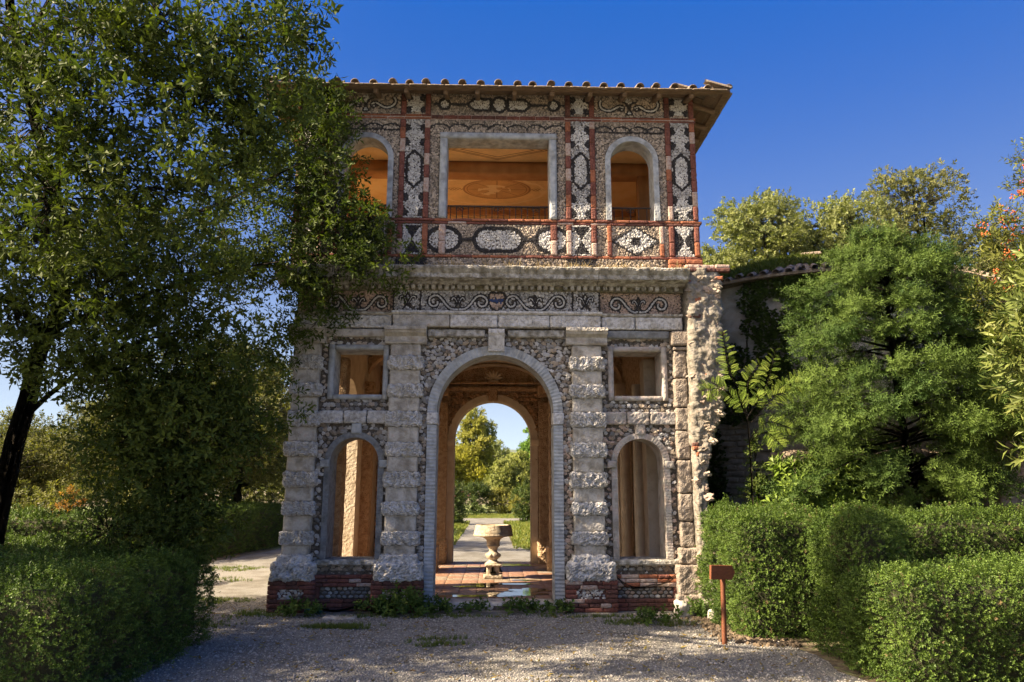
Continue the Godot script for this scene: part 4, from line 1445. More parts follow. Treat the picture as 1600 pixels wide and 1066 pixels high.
# ---------------------------------------------------------------- the pavilion, ground-floor room
func interior() -> void:
	var rm := node("grotto_room", pv)
	# the rear front with its arch, seen through the first
	var ops := [[-0.90, 0.82, 0.1, 2.79, true]]
	for cx in [LX, RX]:
		ops.append([cx - 0.345, cx + 0.345, 0.69, 2.07, true])
		ops.append([cx - 0.30, cx + 0.30, 3.04, 3.6, false])
	mi("rear_wall", wall_mesh(-3.02, 3.05, 0.0, 4.72, -5.82, -6.2, ops), M.inner_tufa, rm)
	var holes := [[-1.05, 0.97, 0.0, 2.79, true], [0.98, 1.34, 0.0, 4.5, false], [-1.40, -1.04, 0.0, 4.5, false]]
	var rear := node("rear_arch", rm)
	mi("arch_ring", band(arch_path(-0.90, 0.82, 0.1, 2.79, 0.05), 0.15, -5.9, -5.77, 0.0), M.inner_plaster, rear)
	mi("keystone", block(Vector3(0.22, 0.30, 0.16), 0.03, 0.012, 7.0, 0.04, 401), M.inner_tufa, rear, Vector3(-0.04, 3.77, -5.76))
	for s in [-1, 1]:
		mi("impost", block(Vector3(0.2, 0.16, 0.12), 0.015, 0.008, 7.0, 0.04, 402), M.inner_plaster, rear, Vector3(-0.04 + s * 0.95, 2.72, -5.77))
	inner_stones(rm, Rect2(-2.6, 0.12, 5.2, 3.75), -5.81, 0.085, holes)
	mi("string", block(Vector3(2.9, 0.10, 0.14), 0.02, 0.01, 4.0, 0.06, 405), M.inner_tufa, rm, Vector3(-0.03, 3.92, -5.76))
	mi("string", block(Vector3(2.9, 0.05, 0.18), 0.015, 0.008, 4.0, 0.06, 406), M.inner_tufa, rm, Vector3(-0.03, 4.05, -5.75))
	var lun := []
	for i in 25:
		var t := PI * i / 24.0
		lun.append(Vector2(-0.03 + cos(t) * 0.93, 4.09 + sin(t) * 0.36))
	lun.reverse()
	mi("lunette_rim", band(PackedVector2Array(lun), 0.05, -5.85, -5.76), M.inner_plaster, rm)
	# scallop shell ornament
	var sh := node("shell_ornament", rm)
	for i in 7:
		var t := PI * (0.08 + 0.84 * i / 6.0)
		var o := mi("shell_lobe", stone(3, 0.1, 410 + i, false), M.inner_plaster, sh, Vector3(-0.03 + cos(t) * 0.12, 4.13 + sin(t) * 0.13, -5.77), Vector3(0, 0, t - PI / 2.0))
		o.scale = Vector3(0.033, 0.10, 0.04)
	mi("shell_foot", block(Vector3(0.24, 0.07, 0.10), 0.025, 0.008, 9.0, 0.03, 418), M.inner_plaster, sh, Vector3(-0.03, 4.09, -5.76))
	# barrel vault over the middle, flat ceilings over the aisles
	var vg := Geo.new()
	for i in 20:
		var t0 := PI * i / 20.0
		var t1 := PI * (i + 1) / 20.0
		var p0 := Vector2(cos(t0) * 1.12 - 0.03, 4.06 + sin(t0) * 0.48)
		var p1 := Vector2(cos(t1) * 1.12 - 0.03, 4.06 + sin(t1) * 0.48)
		vg.quad(Vector3(p0.x, p0.y, -0.42), Vector3(p1.x, p1.y, -0.42), Vector3(p1.x, p1.y, -5.82), Vector3(p0.x, p0.y, -5.82))
	mi("barrel_vault", vg.mesh(), M.inner_plaster, rm)
	for s in [-1, 1]:
		mi("aisle_ceiling", boxm(Vector3(s * 2.02 - 0.03, 4.5, -3.12), Vector3(1.7, 0.1, 5.4)), M.inner_plaster, rm)
		mi("architrave", block(Vector3(0.34, 0.26, 5.38), 0.02, 0.012, 4.0, 0.1, 420 + s), M.inner_tufa, rm, Vector3(-0.03 + s * 1.27, 3.93, -3.12))
		for z in [-1.62, -4.25]:
			var col := node("column", rm)
			mi("shaft", block(Vector3(0.27, 3.1, 0.27), 0.03, 0.014, 5.0, 0.05, 425 + s), M.inner_tufa, col, Vector3(-0.03 + s * 1.27, 2.1, z))
			mi("column_base", block(Vector3(0.40, 0.48, 0.40), 0.02, 0.015, 5.0, 0.05, 428), M.inner_tufa, col, Vector3(-0.03 + s * 1.27, 0.33, z))
			mi("column_capital", block(Vector3(0.38, 0.18, 0.38), 0.03, 0.01, 5.0, 0.05, 429), M.inner_tufa, col, Vector3(-0.03 + s * 1.27, 3.73, z))
			mi("aisle_rib", band(arch_path(s * 2.03 - 0.63, s * 2.03 + 0.60, 3.70, 3.80, 0.06), 0.16, z - 0.13, z + 0.13), M.inner_tufa, rm)
		for z in [-5.68]:
			mi("corner_pilaster", block(Vector3(0.30, 3.3, 0.24), 0.02, 0.012, 5.0, 0.05, 431 + s), M.inner_tufa, rm, Vector3(-0.03 + s * 1.17, 1.95, z))
			mi("pilaster_capital", block(Vector3(0.38, 0.26, 0.34), 0.03, 0.01, 6.0, 0.04, 434), M.inner_tufa, rm, Vector3(-0.03 + s * 1.19, 3.86, z))
			mi("pilaster_foot", block(Vector3(0.42, 0.55, 0.36), 0.06, 0.04, 6.0, 0.03, 436 + s, 0.05), M.inner_tufa, rm, Vector3(-0.03 + s * 1.2, 0.36, z))
		for z in [-1.25, -4.0]:
			mi("wall_pilaster", block(Vector3(0.20, 3.7, 0.34), 0.02, 0.012, 5.0, 0.06, 438 + s), M.inner_plaster if s > 0 else M.inner_tufa, rm, Vector3(s * 2.54, 1.95, z))
	for q in [[2.50, -2.0], [2.50, -3.35], [2.5, -4.9]]:
		var wc := node("wall_column", rm)
		mi("shaft", lathe(PackedVector2Array([Vector2(0.10, 0.45), Vector2(0.105, 1.5), Vector2(0.085, 3.4)]), 18, 0.02, 460), M.inner_plaster, wc, Vector3(q[0], 0.1, q[1]))
		mi("base", lathe(PackedVector2Array([Vector2(0.17, 0.0), Vector2(0.17, 0.22), Vector2(0.15, 0.25), Vector2(0.16, 0.32), Vector2(0.12, 0.36), Vector2(0.10, 0.45)]), 18, 0.02, 461), M.inner_plaster, wc, Vector3(q[0], 0.1, q[1]))
	# side walls: the left one is open to the sun, the right one has a niche
	mi("side_wall", wall_mesh(0.42, 5.82, 0.0, 4.72, -2.62, -3.02, [[0.50, 0.98, 0.69, 2.45, true], [1.62, 3.32, 0.1, 2.79, true], [4.32, 4.95, 0.69, 2.5, true], [4.35, 4.95, 3.1, 3.7, false], [0.62, 1.1, 3.1, 3.7, false]]), M.inner_plaster, rm, Vector3.ZERO, Vector3(0, PI / 2.0, 0))
	mi("side_wall", wall_mesh(0.42, 5.82, 0.0, 4.72, 3.05, 2.64, [[2.0, 2.85, 1.2, 2.35, true]]), M.inner_tufa, rm, Vector3.ZERO, Vector3(0, PI / 2.0, 0))
	mi("niche_back", boxm(Vector3(3.03, 1.9, -2.55), Vector3(0.03, 1.6, 1.0)), M.inner_plaster, rm)
	# paved floor with a stone threshold
	var fl := node("floor", pv)
	mi("floor_bed", boxm(Vector3(0, 0.035, -3.12), Vector3(5.7, 0.11, 5.4)), M.mortar, fl)
	mi("threshold", block(Vector3(1.72, 0.12, 0.42), 0.012, 0.008, 5.0, 0.05, 440), M.sandstone, fl, Vector3(-0.01, 0.045, -0.21))
	mi("rear_threshold", block(Vector3(1.72, 0.12, 0.40), 0.012, 0.008, 5.0, 0.05, 441), M.sandstone, fl, Vector3(-0.04, 0.04, -6.02))
	var tiles := []
	for i in 3:
		tiles.append(block(Vector3(0.275, 0.03, 0.275), 0.004, 0.004, 8.0, 0.07, 445 + i))
	for i in 12:
		for j in 19:
			mi("floor_tile", tiles[rng.randi() % 3], M[["terracotta", "terracotta", "terracotta", "terracotta", "roof_tile"][rng.randi() % 5]], fl, Vector3(-1.54 + i * 0.28, 0.092 + rnd(-0.003, 0.002), -0.57 - j * 0.28), Vector3(rnd(-0.008, 0.008), 0, rnd(-0.008, 0.008)))
	mi("aisle_floor", boxm(Vector3(-2.2, 0.095, -3.12), Vector3(1.03, 0.02, 5.38)), M.terracotta, fl)
	mi("aisle_floor", boxm(Vector3(2.23, 0.095, -3.12), Vector3(1.0, 0.02, 5.38)), M.terracotta, fl)
	# shallow puddles
	var f := gen(451)
	var n := 0
	for q in [[0.30, -0.85, 0.42, 0.22], [-0.35, -0.62, 0.55, 0.12], [0.55, -1.25, 0.30, 0.25], [0.1, -2.05, 0.6, 0.10], [-0.3, -1.75, 0.35, 0.12], [0.45, -5.3, 0.4, 0.25], [0.55, -2.6, 0.3, 0.06]]:
		var poly := PackedVector2Array()
		for i in 40:
			var t := TAU * i / 40.0
			var r := 1.0 + 0.55 * f.get_noise_2d(cos(t) * 1.6 + n * 9.0, sin(t) * 1.6)
			poly.append(Vector2(q[0] + cos(t) * q[2] * r, q[1] + sin(t) * q[3] * r))
		n += 1
		mi("puddle", sheet(poly, 0.1125, 0), M.water, fl)


func inner_stones(parent: Node, r: Rect2, z: float, sp: float, holes: Array) -> void:
	var xf := []
	var cols := PackedColorArray()
	var nj := int(r.size.y / sp)
	for j in nj:
		for i in int(r.size.x / sp):
			var p := r.position + Vector2(i + (0.5 if j % 2 else 0.0) + rnd(-0.3, 0.3), j + rnd(-0.3, 0.3)) * sp
			if in_hole(p, holes):
				continue
			var s := sp * rnd(0.4, 0.7)
			xf.append(Transform3D(rot_basis().scaled_local(Vector3(s * 1.2, s, s * 0.7)), Vector3(p.x, p.y, z)))
			cols.append(Color(0.40, 0.25, 0.135) * rnd(0.5, 1.3))
	scatter("rubble_facing", stones[0], M.pebble, xf, cols, parent)


# ---------------------------------------------------------------- ruined wall end and grotto building on the right
func ruin() -> void:
	var t := thing("ruined_wall", "broken rubble and brick wall end standing against the pavilion's sunny corner", "ruined wall", Vector3(2.96, 0, 0.05))
	var f := gen(601)
	f.fractal_octaves = 5
	var pts := PackedVector3Array()
	var idx := PackedInt32Array()
	var ny := 190
	var ring := 64
	for j in ny + 1:
		var y := 4.96 * j / ny
		var w := lerpf(0.085, 0.26, smoothstep(1.7, 3.4, y))   # half width grows upward
		var d := 0.26 + 0.03 * sin(y * 2.1)
		var sx := -0.085 + w
		if y < 0.8:
			w += 0.05 * (1.0 - y / 0.8)
		if y > 2.3 and y < 2.9:
			w += 0.03
		for i in ring:
			var a := TAU * i / ring
			var c := cos(a)
			var s := sin(a)
			var k := 1.0 / pow(pow(absf(c), 7.0) + pow(absf(s), 7.0), 1.0 / 7.0)
			var p := Vector3(c * k * w + sx, y, s * k * d)
			var nn := f.get_noise_3dv(p * 3.2) * 0.06 + f.get_noise_3dv(p * 13.0) * 0.05
			var left_face := smoothstep(0.55, 0.95, -c)
			p += Vector3(c, 0, s) * nn * lerpf(1.0, 0.25, left_face)
			pts.append(p)
	for j in ny:
		for i in ring:
			var a := j * ring + i
			var b := j * ring + (i + 1) % ring
			for q in [a, a + ring, b + ring, a, b + ring, b]:
				idx.append(q)
	var top := pts.size()
	pts.append(Vector3(0.17, 4.97, 0))
	for i in ring:
		for q in [ny * ring + i, top, ny * ring + (i + 1) % ring]:
			idx.append(q)
	mi("core", smooth_mesh(pts, idx), M.ruin_stone, t)
	# stones and bricks that stand proud of the break
	for i in 95:
		var y := rnd(0.3, 4.9)
		var w := lerpf(0.085, 0.26, smoothstep(1.7, 3.4, y))
		var brick_here := (y > 4.3 and rng.randf() < 0.35) or (y > 3.85 and y < 4.05) or rng.randf() < 0.08
		var x := rnd(-0.85, 0.95) * w - 0.085 + w
		if brick_here:
			var o := mi("brick", bricks[rng.randi() % 4], M[["brick_red", "brick_dark", "brick_orange"][rng.randi() % 3]], t, Vector3(x, y, 0.212 + rnd(-0.03, 0.02)), Vector3(rnd(-0.08, 0.08), rnd(-0.2, 0.2), rnd(-0.06, 0.06)))
			o.scale = Vector3(rnd(0.5, 0.9) if y > 2.6 else 0.4, 0.95, 0.9)
		else:
			var s := rnd(0.03, 0.07)
			mi("stone", stones[rng.randi() % 3], stone_mats[[TAN, TAN, PINK][rng.randi() % 3] * 3 + rng.randi() % 3], t, Vector3(x, y, 0.225 + rnd(-0.03, 0.02)), Vector3(rnd(-0.5, 0.5), rnd(-0.5, 0.5), rnd(-0.5, 0.5)), Vector3(s * rnd(0.9, 1.5), s * rnd(0.6, 0.9), s * 0.8))
	for k in 2:
		var x := -0.08
		while x < 0.40:
			mi("brick", bricks[rng.randi() % 4], M.brick_dark if k else M.brick_pale, t, Vector3(x + 0.11, 4.99 + k * -0.058, rnd(0.16, 0.2)), Vector3(0, rnd(-0.06, 0.06), 0))
			x += 0.225


func grotto() -> void:
	var t := thing("grotto_building", "round plastered grotto building with a mossy tile roof behind the sapling", "building", Vector3(6.75, 0, -4.5))
	var f := gen(621)
	f.fractal_octaves = 5
	# plastered drum above, brick drum below
	for part in 2:
		var pts := PackedVector3Array()
		var idx := PackedInt32Array()
		var y0 := 0.0 if part == 0 else 3.15
		var y1 := 3.2 if part == 0 else 5.42
		var nr := 120
		var ny := 40
		for j in ny + 1:
			for i in nr + 1:
				var a := TAU * i / nr
				var y := lerpf(y0, y1, float(j) / ny)
				var r := 3.36 if part == 0 else 3.33
				var p := Vector3(cos(a), 0, sin(a))
				r += f.get_noise_3dv(Vector3(p.x * 5.0, y * 1.6, p.z * 5.0)) * (0.05 if part == 0 else 0.03)
				if part == 1:   # where the plaster has come away
					r += 0.03 * smoothstep(-0.12, 0.02, f.get_noise_3dv(Vector3(p.x * 4.0 + 9.0, y * 1.3, p.z * 4.0)))
				pts.append(p * r + Vector3(0, y, 0))
		for j in ny:
			for i in nr:
				var a := j * (nr + 1) + i
				for q in [a, a + nr + 1, a + nr + 2, a, a + nr + 2, a + 1]:
					idx.append(q)
		mi("brick_drum" if part == 0 else "plaster_drum", smooth_mesh(pts, idx), M.damp_brick if part == 0 else M.plaster_wall, t)
	# courses of bricks that show on the lower drum
	for j in 22:
		var y := 0.9 + j * 0.105
		for i in 13:
			var a := deg_to_rad(118.0 + i * 4.6 + (2.3 if j % 2 else 0.0) + rnd(-0.4, 0.4))
			if rng.randf() < 0.1:
				continue
			var o := mi("brick", bricks[rng.randi() % 4], M.damp_brick, t, Vector3(cos(a) * 3.345, y, sin(a) * 3.345), Vector3(0, PI / 2.0 - a, 0))
			o.scale = Vector3(1.12, 1.55, 0.8)
	# roof: conical, with pan and cover tiles at the eave
	var rf := node("roof", t)
	var g := Geo.new()
	for i in 72:
		var a0 := TAU * i / 72.0
		var a1 := TAU * (i + 1) / 72.0
		var p0 := Vector3(cos(a0) * 3.62, 5.40, sin(a0) * 3.62)
		var p1 := Vector3(cos(a1) * 3.62, 5.40, sin(a1) * 3.62)
		g.tri(p1, p0, Vector3(0, 6.75, 0))
		g.quad(p0, p1, p1 - Vector3(0, 0.05, 0), p0 - Vector3(0, 0.05, 0))
		g.tri(p0 - Vector3(0, 0.05, 0), p1 - Vector3(0, 0.05, 0), Vector3(0, 5.36, 0))
	mi("roof_cone", g.mesh(), M.roof_tile, rf)
	for i in 46:
		var a := deg_to_rad(40.0 + i * 3.35)
		for row in 2:
			mi("cover_tile", coppo((i + row) % 3), M.roof_tile, rf, Vector3(cos(a) * (3.68 - row * 0.36), 5.39 + row * 0.135 + rnd(-0.01, 0.02), sin(a) * (3.68 - row * 0.36)), Vector3(0.36, PI / 2.0 - a + rnd(-0.12, 0.12), rnd(-0.15, 0.15)))
	for i in 4:
		mi("ridge_tile", coppo(i % 3), M.roof_tile, rf, Vector3(-0.05 + i * 0.24, 6.70 - i * 0.085 + rnd(-0.01, 0.01), 0.12 + i * 0.06), Vector3(0.1, -PI / 2.0 + rnd(-0.2, 0.2), rnd(-0.1, 0.1)), Vector3(1.3, 1.3, 1.0))
	# moss and grass on the roof
	var xf := []
	var cols := PackedColorArray()
	for i in 14000:
		var a := deg_to_rad(rnd(55.0, 190.0))
		var r := rnd(1.2, 3.58)
		var p := Vector3(cos(a) * r, 5.42 + (3.62 - r) * 0.375, sin(a) * r)
		if f.get_noise_3dv(p * 0.9) < -0.12 + (0.22 if r > 3.3 else 0.0):
			continue
		xf.append(Transform3D(Basis.from_euler(Vector3(rnd(-0.5, 0.5), rnd(0, TAU), rnd(-0.5, 0.5))).scaled(Vector3.ONE * rnd(0.5, 1.3)), p))
		cols.append(Color(0.07, 0.105, 0.02).lerp(Color(0.15, 0.14, 0.04), rng.randf() * rng.randf()) * rnd(0.6, 1.4))
	var ms := scatter("roof_moss", tuft(5, 0.11, 0.012), M.leaf, xf, cols, t)
	ms.set_meta("label", "green moss and grass grown over the roof tiles")
	var dp := Geo.new()
	dp.tube(PackedVector3Array([Vector3(0, 5.2, 0), Vector3(0.02, 3.0, 0.0), Vector3(0, 1.0, 0)]), PackedFloat32Array([0.035, 0.035, 0.035]), 8)
	var ang := deg_to_rad(113.5)
	mi("drain_pipe", dp.mesh(), M.pipe_grey, t, Vector3(cos(ang) * 3.44, 0, sin(ang) * 3.44))
	# ivy on the plaster
	var iv := thing("ivy", "dark ivy climbing the plaster of the round grotto below its eave", "ivy")
	var bl := []
	for q in [[4.62, 5.05, 0.20, 0.35], [4.72, 4.55, 0.30, 0.30], [4.85, 4.05, 0.25, 0.45], [4.25, 4.0, 0.30, 0.25], [5.35, 5.1, 0.40, 0.30], [5.25, 4.6, 0.25, 0.30], [3.98, 2.2, 0.14, 0.6], [4.5, 3.5, 0.4, 0.25], [3.95, 1.5, 0.18, 0.5], [4.1, 3.5, 0.45, 0.25], [5.0, 3.6, 0.4, 0.3], [5.1, 5.2, 0.5, 0.2], [4.3, 3.1, 0.3, 0.3]]:
		bl.append(q)
	var x2 := []
	var c2 := PackedColorArray()
	for q in bl:
		for i in int(q[2] * q[3] * 4200):
			var u := sqrt(rng.randf()) * 1.0
			var th := rnd(0, TAU)
			var x: float = q[0] + cos(th) * u * q[2]
			var y: float = q[1] + sin(th) * u * q[3]
			var dx := x - 6.75
			var z := -4.5 + sqrt(maxf(0.0, 3.42 * 3.42 - dx * dx)) + rnd(0.0, 0.10)
			x2.append(Transform3D(Basis.from_euler(Vector3(rnd(0.6, 1.6), rnd(-0.9, 0.3), rnd(0, TAU))).scaled(Vector3.ONE * rnd(0.7, 1.4)), Vector3(x, y, z)))
			c2.append(Color(0.045, 0.075, 0.018).lerp(Color(0.09, 0.13, 0.03), rng.randf()) * rnd(0.6, 1.3))
	scatter("ivy_leaves", leaf_mesh(0.07, 0.06), M.thick_leaf, x2, c2, iv)
	var sg := Geo.new()
	for q in [[4.0, 0.3, 3.95, 2.5], [4.5, 3.0, 4.62, 5.3], [4.9, 3.4, 5.35, 5.2]]:
		var path := PackedVector3Array()
		var rr := PackedFloat32Array()
		for i in 10:
			var k := i / 9.0
			var x := lerpf(q[0], q[2], k) + sin(k * 9.0) * 0.04
			var dx := x - 6.75
			path.append(Vector3(x, lerpf(q[1], q[3], k), -4.5 + sqrt(3.39 * 3.39 - dx * dx)))
			rr.append(lerpf(0.02, 0.006, k))
		sg.tube(path, rr, 5)
	mi("ivy_stem", sg.mesh(), M.bark, iv)
	# low rubble garden wall with a buttress, under the yew
	var w := thing("garden_wall", "rough sunlit rubble wall with a pale buttress under the yew", "wall", Vector3(6.2, 0, 0.15))
	mi("core", block(Vector3(3.6, 2.25, 0.5), 0.05, 0.07, 3.0, 0.06, 640, 0.05), M.rubble_wall, w, Vector3(-0.2, 1.12, -0.25))
	rubble(w, Rect2(-1.4, 0.75, 2.3, 1.45), 0.0, 0.105, [], [TAN, TAN, PINK], 220, 0.6)
	mi("buttress", block(Vector3(0.42, 2.5, 0.6), 0.03, 0.03, 4.0, 0.05, 641, 0.03), M.buttress, w, Vector3(1.22, 1.25, -0.05))


# ---------------------------------------------------------------- fountain basin
func basin() -> void:
	var t := thing("stone_basin", "round weathered marble fountain basin on a baluster foot under the arch", "fountain", Vector3(0.0, 0.105, -2.95))
	var bowl := PackedVector2Array()
	for p in [[0.02, 0.83], [0.20, 0.84], [0.27, 0.87], [0.285, 0.925], [0.29, 0.93], [0.315, 0.935], [0.322, 0.92], [0.324, 0.90], [0.33, 0.87], [0.342, 0.82], [0.35, 0.80], [0.342, 0.785], [0.36, 0.77], [0.36, 0.745], [0.345, 0.738], [0.29, 0.732], [0.19, 0.712], [0.135, 0.68], [0.118, 0.64], [0.118, 0.60]]:
		bowl.append(Vector2(p[0], p[1]))
	mi("bowl", lathe(bowl, 40, 0.03, 651), M.marble, t)
	var stem := PackedVector2Array()
	for p in [[0.118, 0.60], [0.115, 0.585], [0.13, 0.57], [0.10, 0.545], [0.075, 0.51], [0.07, 0.47], [0.085, 0.455], [0.115, 0.43], [0.128, 0.395], [0.12, 0.36], [0.09, 0.335], [0.07, 0.32], [0.085, 0.30], [0.12, 0.28], [0.135, 0.265], [0.135, 0.25], [0.0, 0.25]]:
		stem.append(Vector2(p[0], p[1]))
	mi("stem", lathe(stem, 28, 0.02, 652), M.marble, t)
	for i in 4:
		var a := PI / 2.0 * i + 0.4
		var o := mi("boss", stone(3, 0.15, 655, false), M.marble, t, Vector3(cos(a) * 0.115, 0.40, sin(a) * 0.115))
		o.scale = Vector3.ONE * 0.035
	mi("cap_slab", block(Vector3(0.30, 0.045, 0.30), 0.012, 0.004, 8.0, 0.03, 653), M.marble, t, Vector3(0, 0.235, 0))
	mi("pedestal", block(Vector3(0.23, 0.16, 0.23), 0.01, 0.004, 8.0, 0.03, 654), M.marble, t, Vector3(0, 0.14, 0))
	mi("plinth", block(Vector3(0.34, 0.08, 0.34), 0.01, 0.005, 8.0, 0.03, 656), M.marble, t, Vector3(0, 0.038, 0))
	for s in [-1.0, 1.0]:
		for ax in 2:
			var g := Geo.new()
			var path := PackedVector3Array()
			var rr := PackedFloat32Array()
			for i in 9:
				var k := i / 8.0
				path.append(Vector3(0.105 + 0.055 * k * k, 0.20 - 0.10 * k, 0))
				rr.append(0.022 + 0.008 * sin(k * PI * 1.5))
			g.tube(path, rr, 10)
			g.tube(PackedVector3Array([Vector3(0.155, 0.105, -0.05), Vector3(0.155, 0.105, 0.05)]), PackedFloat32Array([0.026, 0.026]), 12)
			mi("scroll_foot", g.mesh(), M.marble, t, Vector3.ZERO, Vector3(0, (0.0 if s > 0 else PI) + ax * PI / 2.0, 0))


# ---------------------------------------------------------------- leaves
func leaf_mesh(l: float, w: float, fold := 0.25) -> ArrayMesh:
	var g := Geo.new()
	add_leaf(g, Vector3.ZERO, Vector3.UP, Vector3.RIGHT, l, w, fold)
	return g.mesh()


func add_leaf(g: Geo, at: Vector3, along: Vector3, side: Vector3, l: float, w: float, fold := 0.25, droop := 0.12) -> void:
	var d := along.normalized()
	var s := (side - d * side.dot(d)).normalized()
	var up := s.cross(d)
	var m := at + d * l * 0.48 - up * l * droop * 0.3
	var tip := at + d * l - up * l * droop
	var a := m + s * w * 0.5 + up * w * fold
	var b := m - s * w * 0.5 + up * w * fold
	g.tri(at, a, m)
	g.tri(at, m, b)
	g.tri(m, a, tip)
	g.tri(m, tip, b)


# a twig with leaves set round it
func sprig(n: int, l: float, leaf: float, w: float, spread := 0.9, sd := 1) -> ArrayMesh:
	var r := RandomNumberGenerator.new()
	r.seed = sd
	var g := Geo.new()
	g.tube(PackedVector3Array([Vector3.ZERO, Vector3(0, l, 0)]), PackedFloat32Array([leaf * 0.03, leaf * 0.015]), 3)
	for i in n:
		var k := 0.25 + 0.75 * i / maxf(n - 1, 1)
		var a := i * 2.4 + r.randf_range(-0.4, 0.4)
		var out := Vector3(cos(a), 0, sin(a))
		var d := (out * spread + Vector3.UP * (0.25 + 0.9 * k * k)).normalized()
		add_leaf(g, Vector3(0, l * k, 0), d, out.cross(Vector3.UP).rotated(d, r.randf_range(-0.5, 0.5)), leaf * r.randf_range(0.75, 1.15), w * r.randf_range(0.8, 1.2))
	return g.mesh()


func pinnate(l: float, pairs: int, leaf: float) -> ArrayMesh:
	var g := Geo.new()
	var path := PackedVector3Array()
	var rr := PackedFloat32Array()
	for i in 8:
		var k := i / 7.0
		path.append(Vector3(0, l * k, -0.25 * l * k * k))
		rr.append(0.004 - 0.003 * k)
	g.tube(path, rr, 4)
	for i in pairs:
		var k := 0.2 + 0.8 * i / (pairs - 1.0)
		var at := Vector3(0, l * k, -0.25 * l * k * k)
		var sz := leaf * (0.65 + 0.45 * sin(k * PI))
		for e in [-1.0, 1.0]:
			add_leaf(g, at, Vector3(e, 0.30, -0.12), Vector3(0, 1, -0.3), sz, sz * 0.34, 0.15, 0.10)
	add_leaf(g, path[-1], Vector3(0, 1, -0.5), Vector3.RIGHT, leaf * 0.7, leaf * 0.3)
	return g.mesh()


func tuft(n: int, h: float, w: float) -> ArrayMesh:
	var r := RandomNumberGenerator.new()
	r.seed = n * 7 + int(h * 100)
	var g := Geo.new()
	for i in n:
		var a := TAU * i / n + r.randf_range(-0.4, 0.4)
		var o := Vector3(cos(a), 0, sin(a))
		var s := o.cross(Vector3.UP) * w
		var hh := h * r.randf_range(0.5, 1.1)
		var lean := r.randf_range(0.15, 0.8)
		var b := o * 0.01
		var m := b + o * hh * lean * 0.35 + Vector3(0, hh * 0.6, 0)
		var t := b + o * hh * lean + Vector3(0, hh, 0)
		g.quad(b - s, b + s, m + s * 0.7, m - s * 0.7)
		g.tri(m - s * 0.7, m + s * 0.7, t)
	return g.mesh()


func in_ball() -> Vector3:
	while true:
		var v := Vector3(rnd(-1, 1), rnd(-1, 1), rnd(-1, 1))
		if v.length_squared() < 1.0:
			return v
	return Vector3.ZERO


# crown: blobs are [x, y, z, rx, ry, rz, clusters]; in each, clusters of sprigs; twigs run from the blob's middle to the clusters
func crown(t: Node3D, blobs: Array, per: int, rc: float, meshes: Array, m: Material, c0: Color, c1: Color, bark: Material, droop := 0.0, size := 1.0, out := 0.7, twig := 0.012, called := "crown") -> void:
	var xf := []
	var cols := []
	for i in meshes.size():
		xf.append([])
		cols.append(PackedColorArray())
	var g := Geo.new()
	for b in blobs:
		var c := Vector3(b[0], b[1], b[2])
		var rad := Vector3(b[3], b[4], b[5])
		for k in b[6]:
			var v := in_ball()
			v = v.normalized() * pow(v.length(), 0.55)
			var p := c + v * rad
			var mid := c.lerp(p, 0.5) + in_ball() * rc * 0.6
			var q0 := c.lerp(mid, 0.35)
			g.tube(PackedVector3Array([q0, mid, p]), PackedFloat32Array([twig, twig * 0.6, twig * 0.2]), 4)
			var tone := rng.randf()
			var ctr := p
			for s in per:
				var u := in_ball()
				var at := ctr + u * rc * Vector3(1, 0.75, 1)
				var d := (u.normalized() * 0.6 + v.normalized() * out + Vector3(0, 0.25 - droop, 0) + in_ball() * 0.55).normalized()
				var w := rng.randi() % meshes.size()
				xf[w].append(Transform3D(aim(d, rnd(0, TAU)).scaled_local(Vector3.ONE * size * rnd(0.7, 1.25)), at))
				cols[w].append(c0.lerp(c1, clampf(tone * 0.6 + rng.randf() * 0.5, 0, 1)) * rnd(0.75, 1.25))
	for w in meshes.size():
		scatter(called, meshes[w], m, xf[w], cols[w], t)
	mi("twigs", g.mesh(), bark, t).set_meta("kind", "stuff")


func limb(t: Node3D, called: String, path: Array, r0: float, r1: float, m: Material, sides := 8) -> void:
	var fine := PackedVector3Array()
	var rr := PackedFloat32Array()
	var f := gen(700 + path.size())
	for i in path.size() - 1:
		for j in 5:
			var k := j / 5.0
			var p0: Vector3 = path[maxi(i - 1, 0)]
			var p3: Vector3 = path[mini(i + 2, path.size() - 1)]
			var p: Vector3 = (path[i] as Vector3).cubic_interpolate(path[i + 1], p0, p3, k)
			fine.append(p + Vector3(f.get_noise_3dv(p * 2.0), 0, f.get_noise_3dv(p * 2.0 + Vector3(5, 5, 5))) * r0 * 0.35)
	fine.append(path[-1])
	for i in fine.size():
		rr.append(lerpf(r0, r1, float(i) / (fine.size() - 1)))
	var g := Geo.new()
	g.tube(fine, rr, sides)
	mi(called, g.mesh(), m, t)


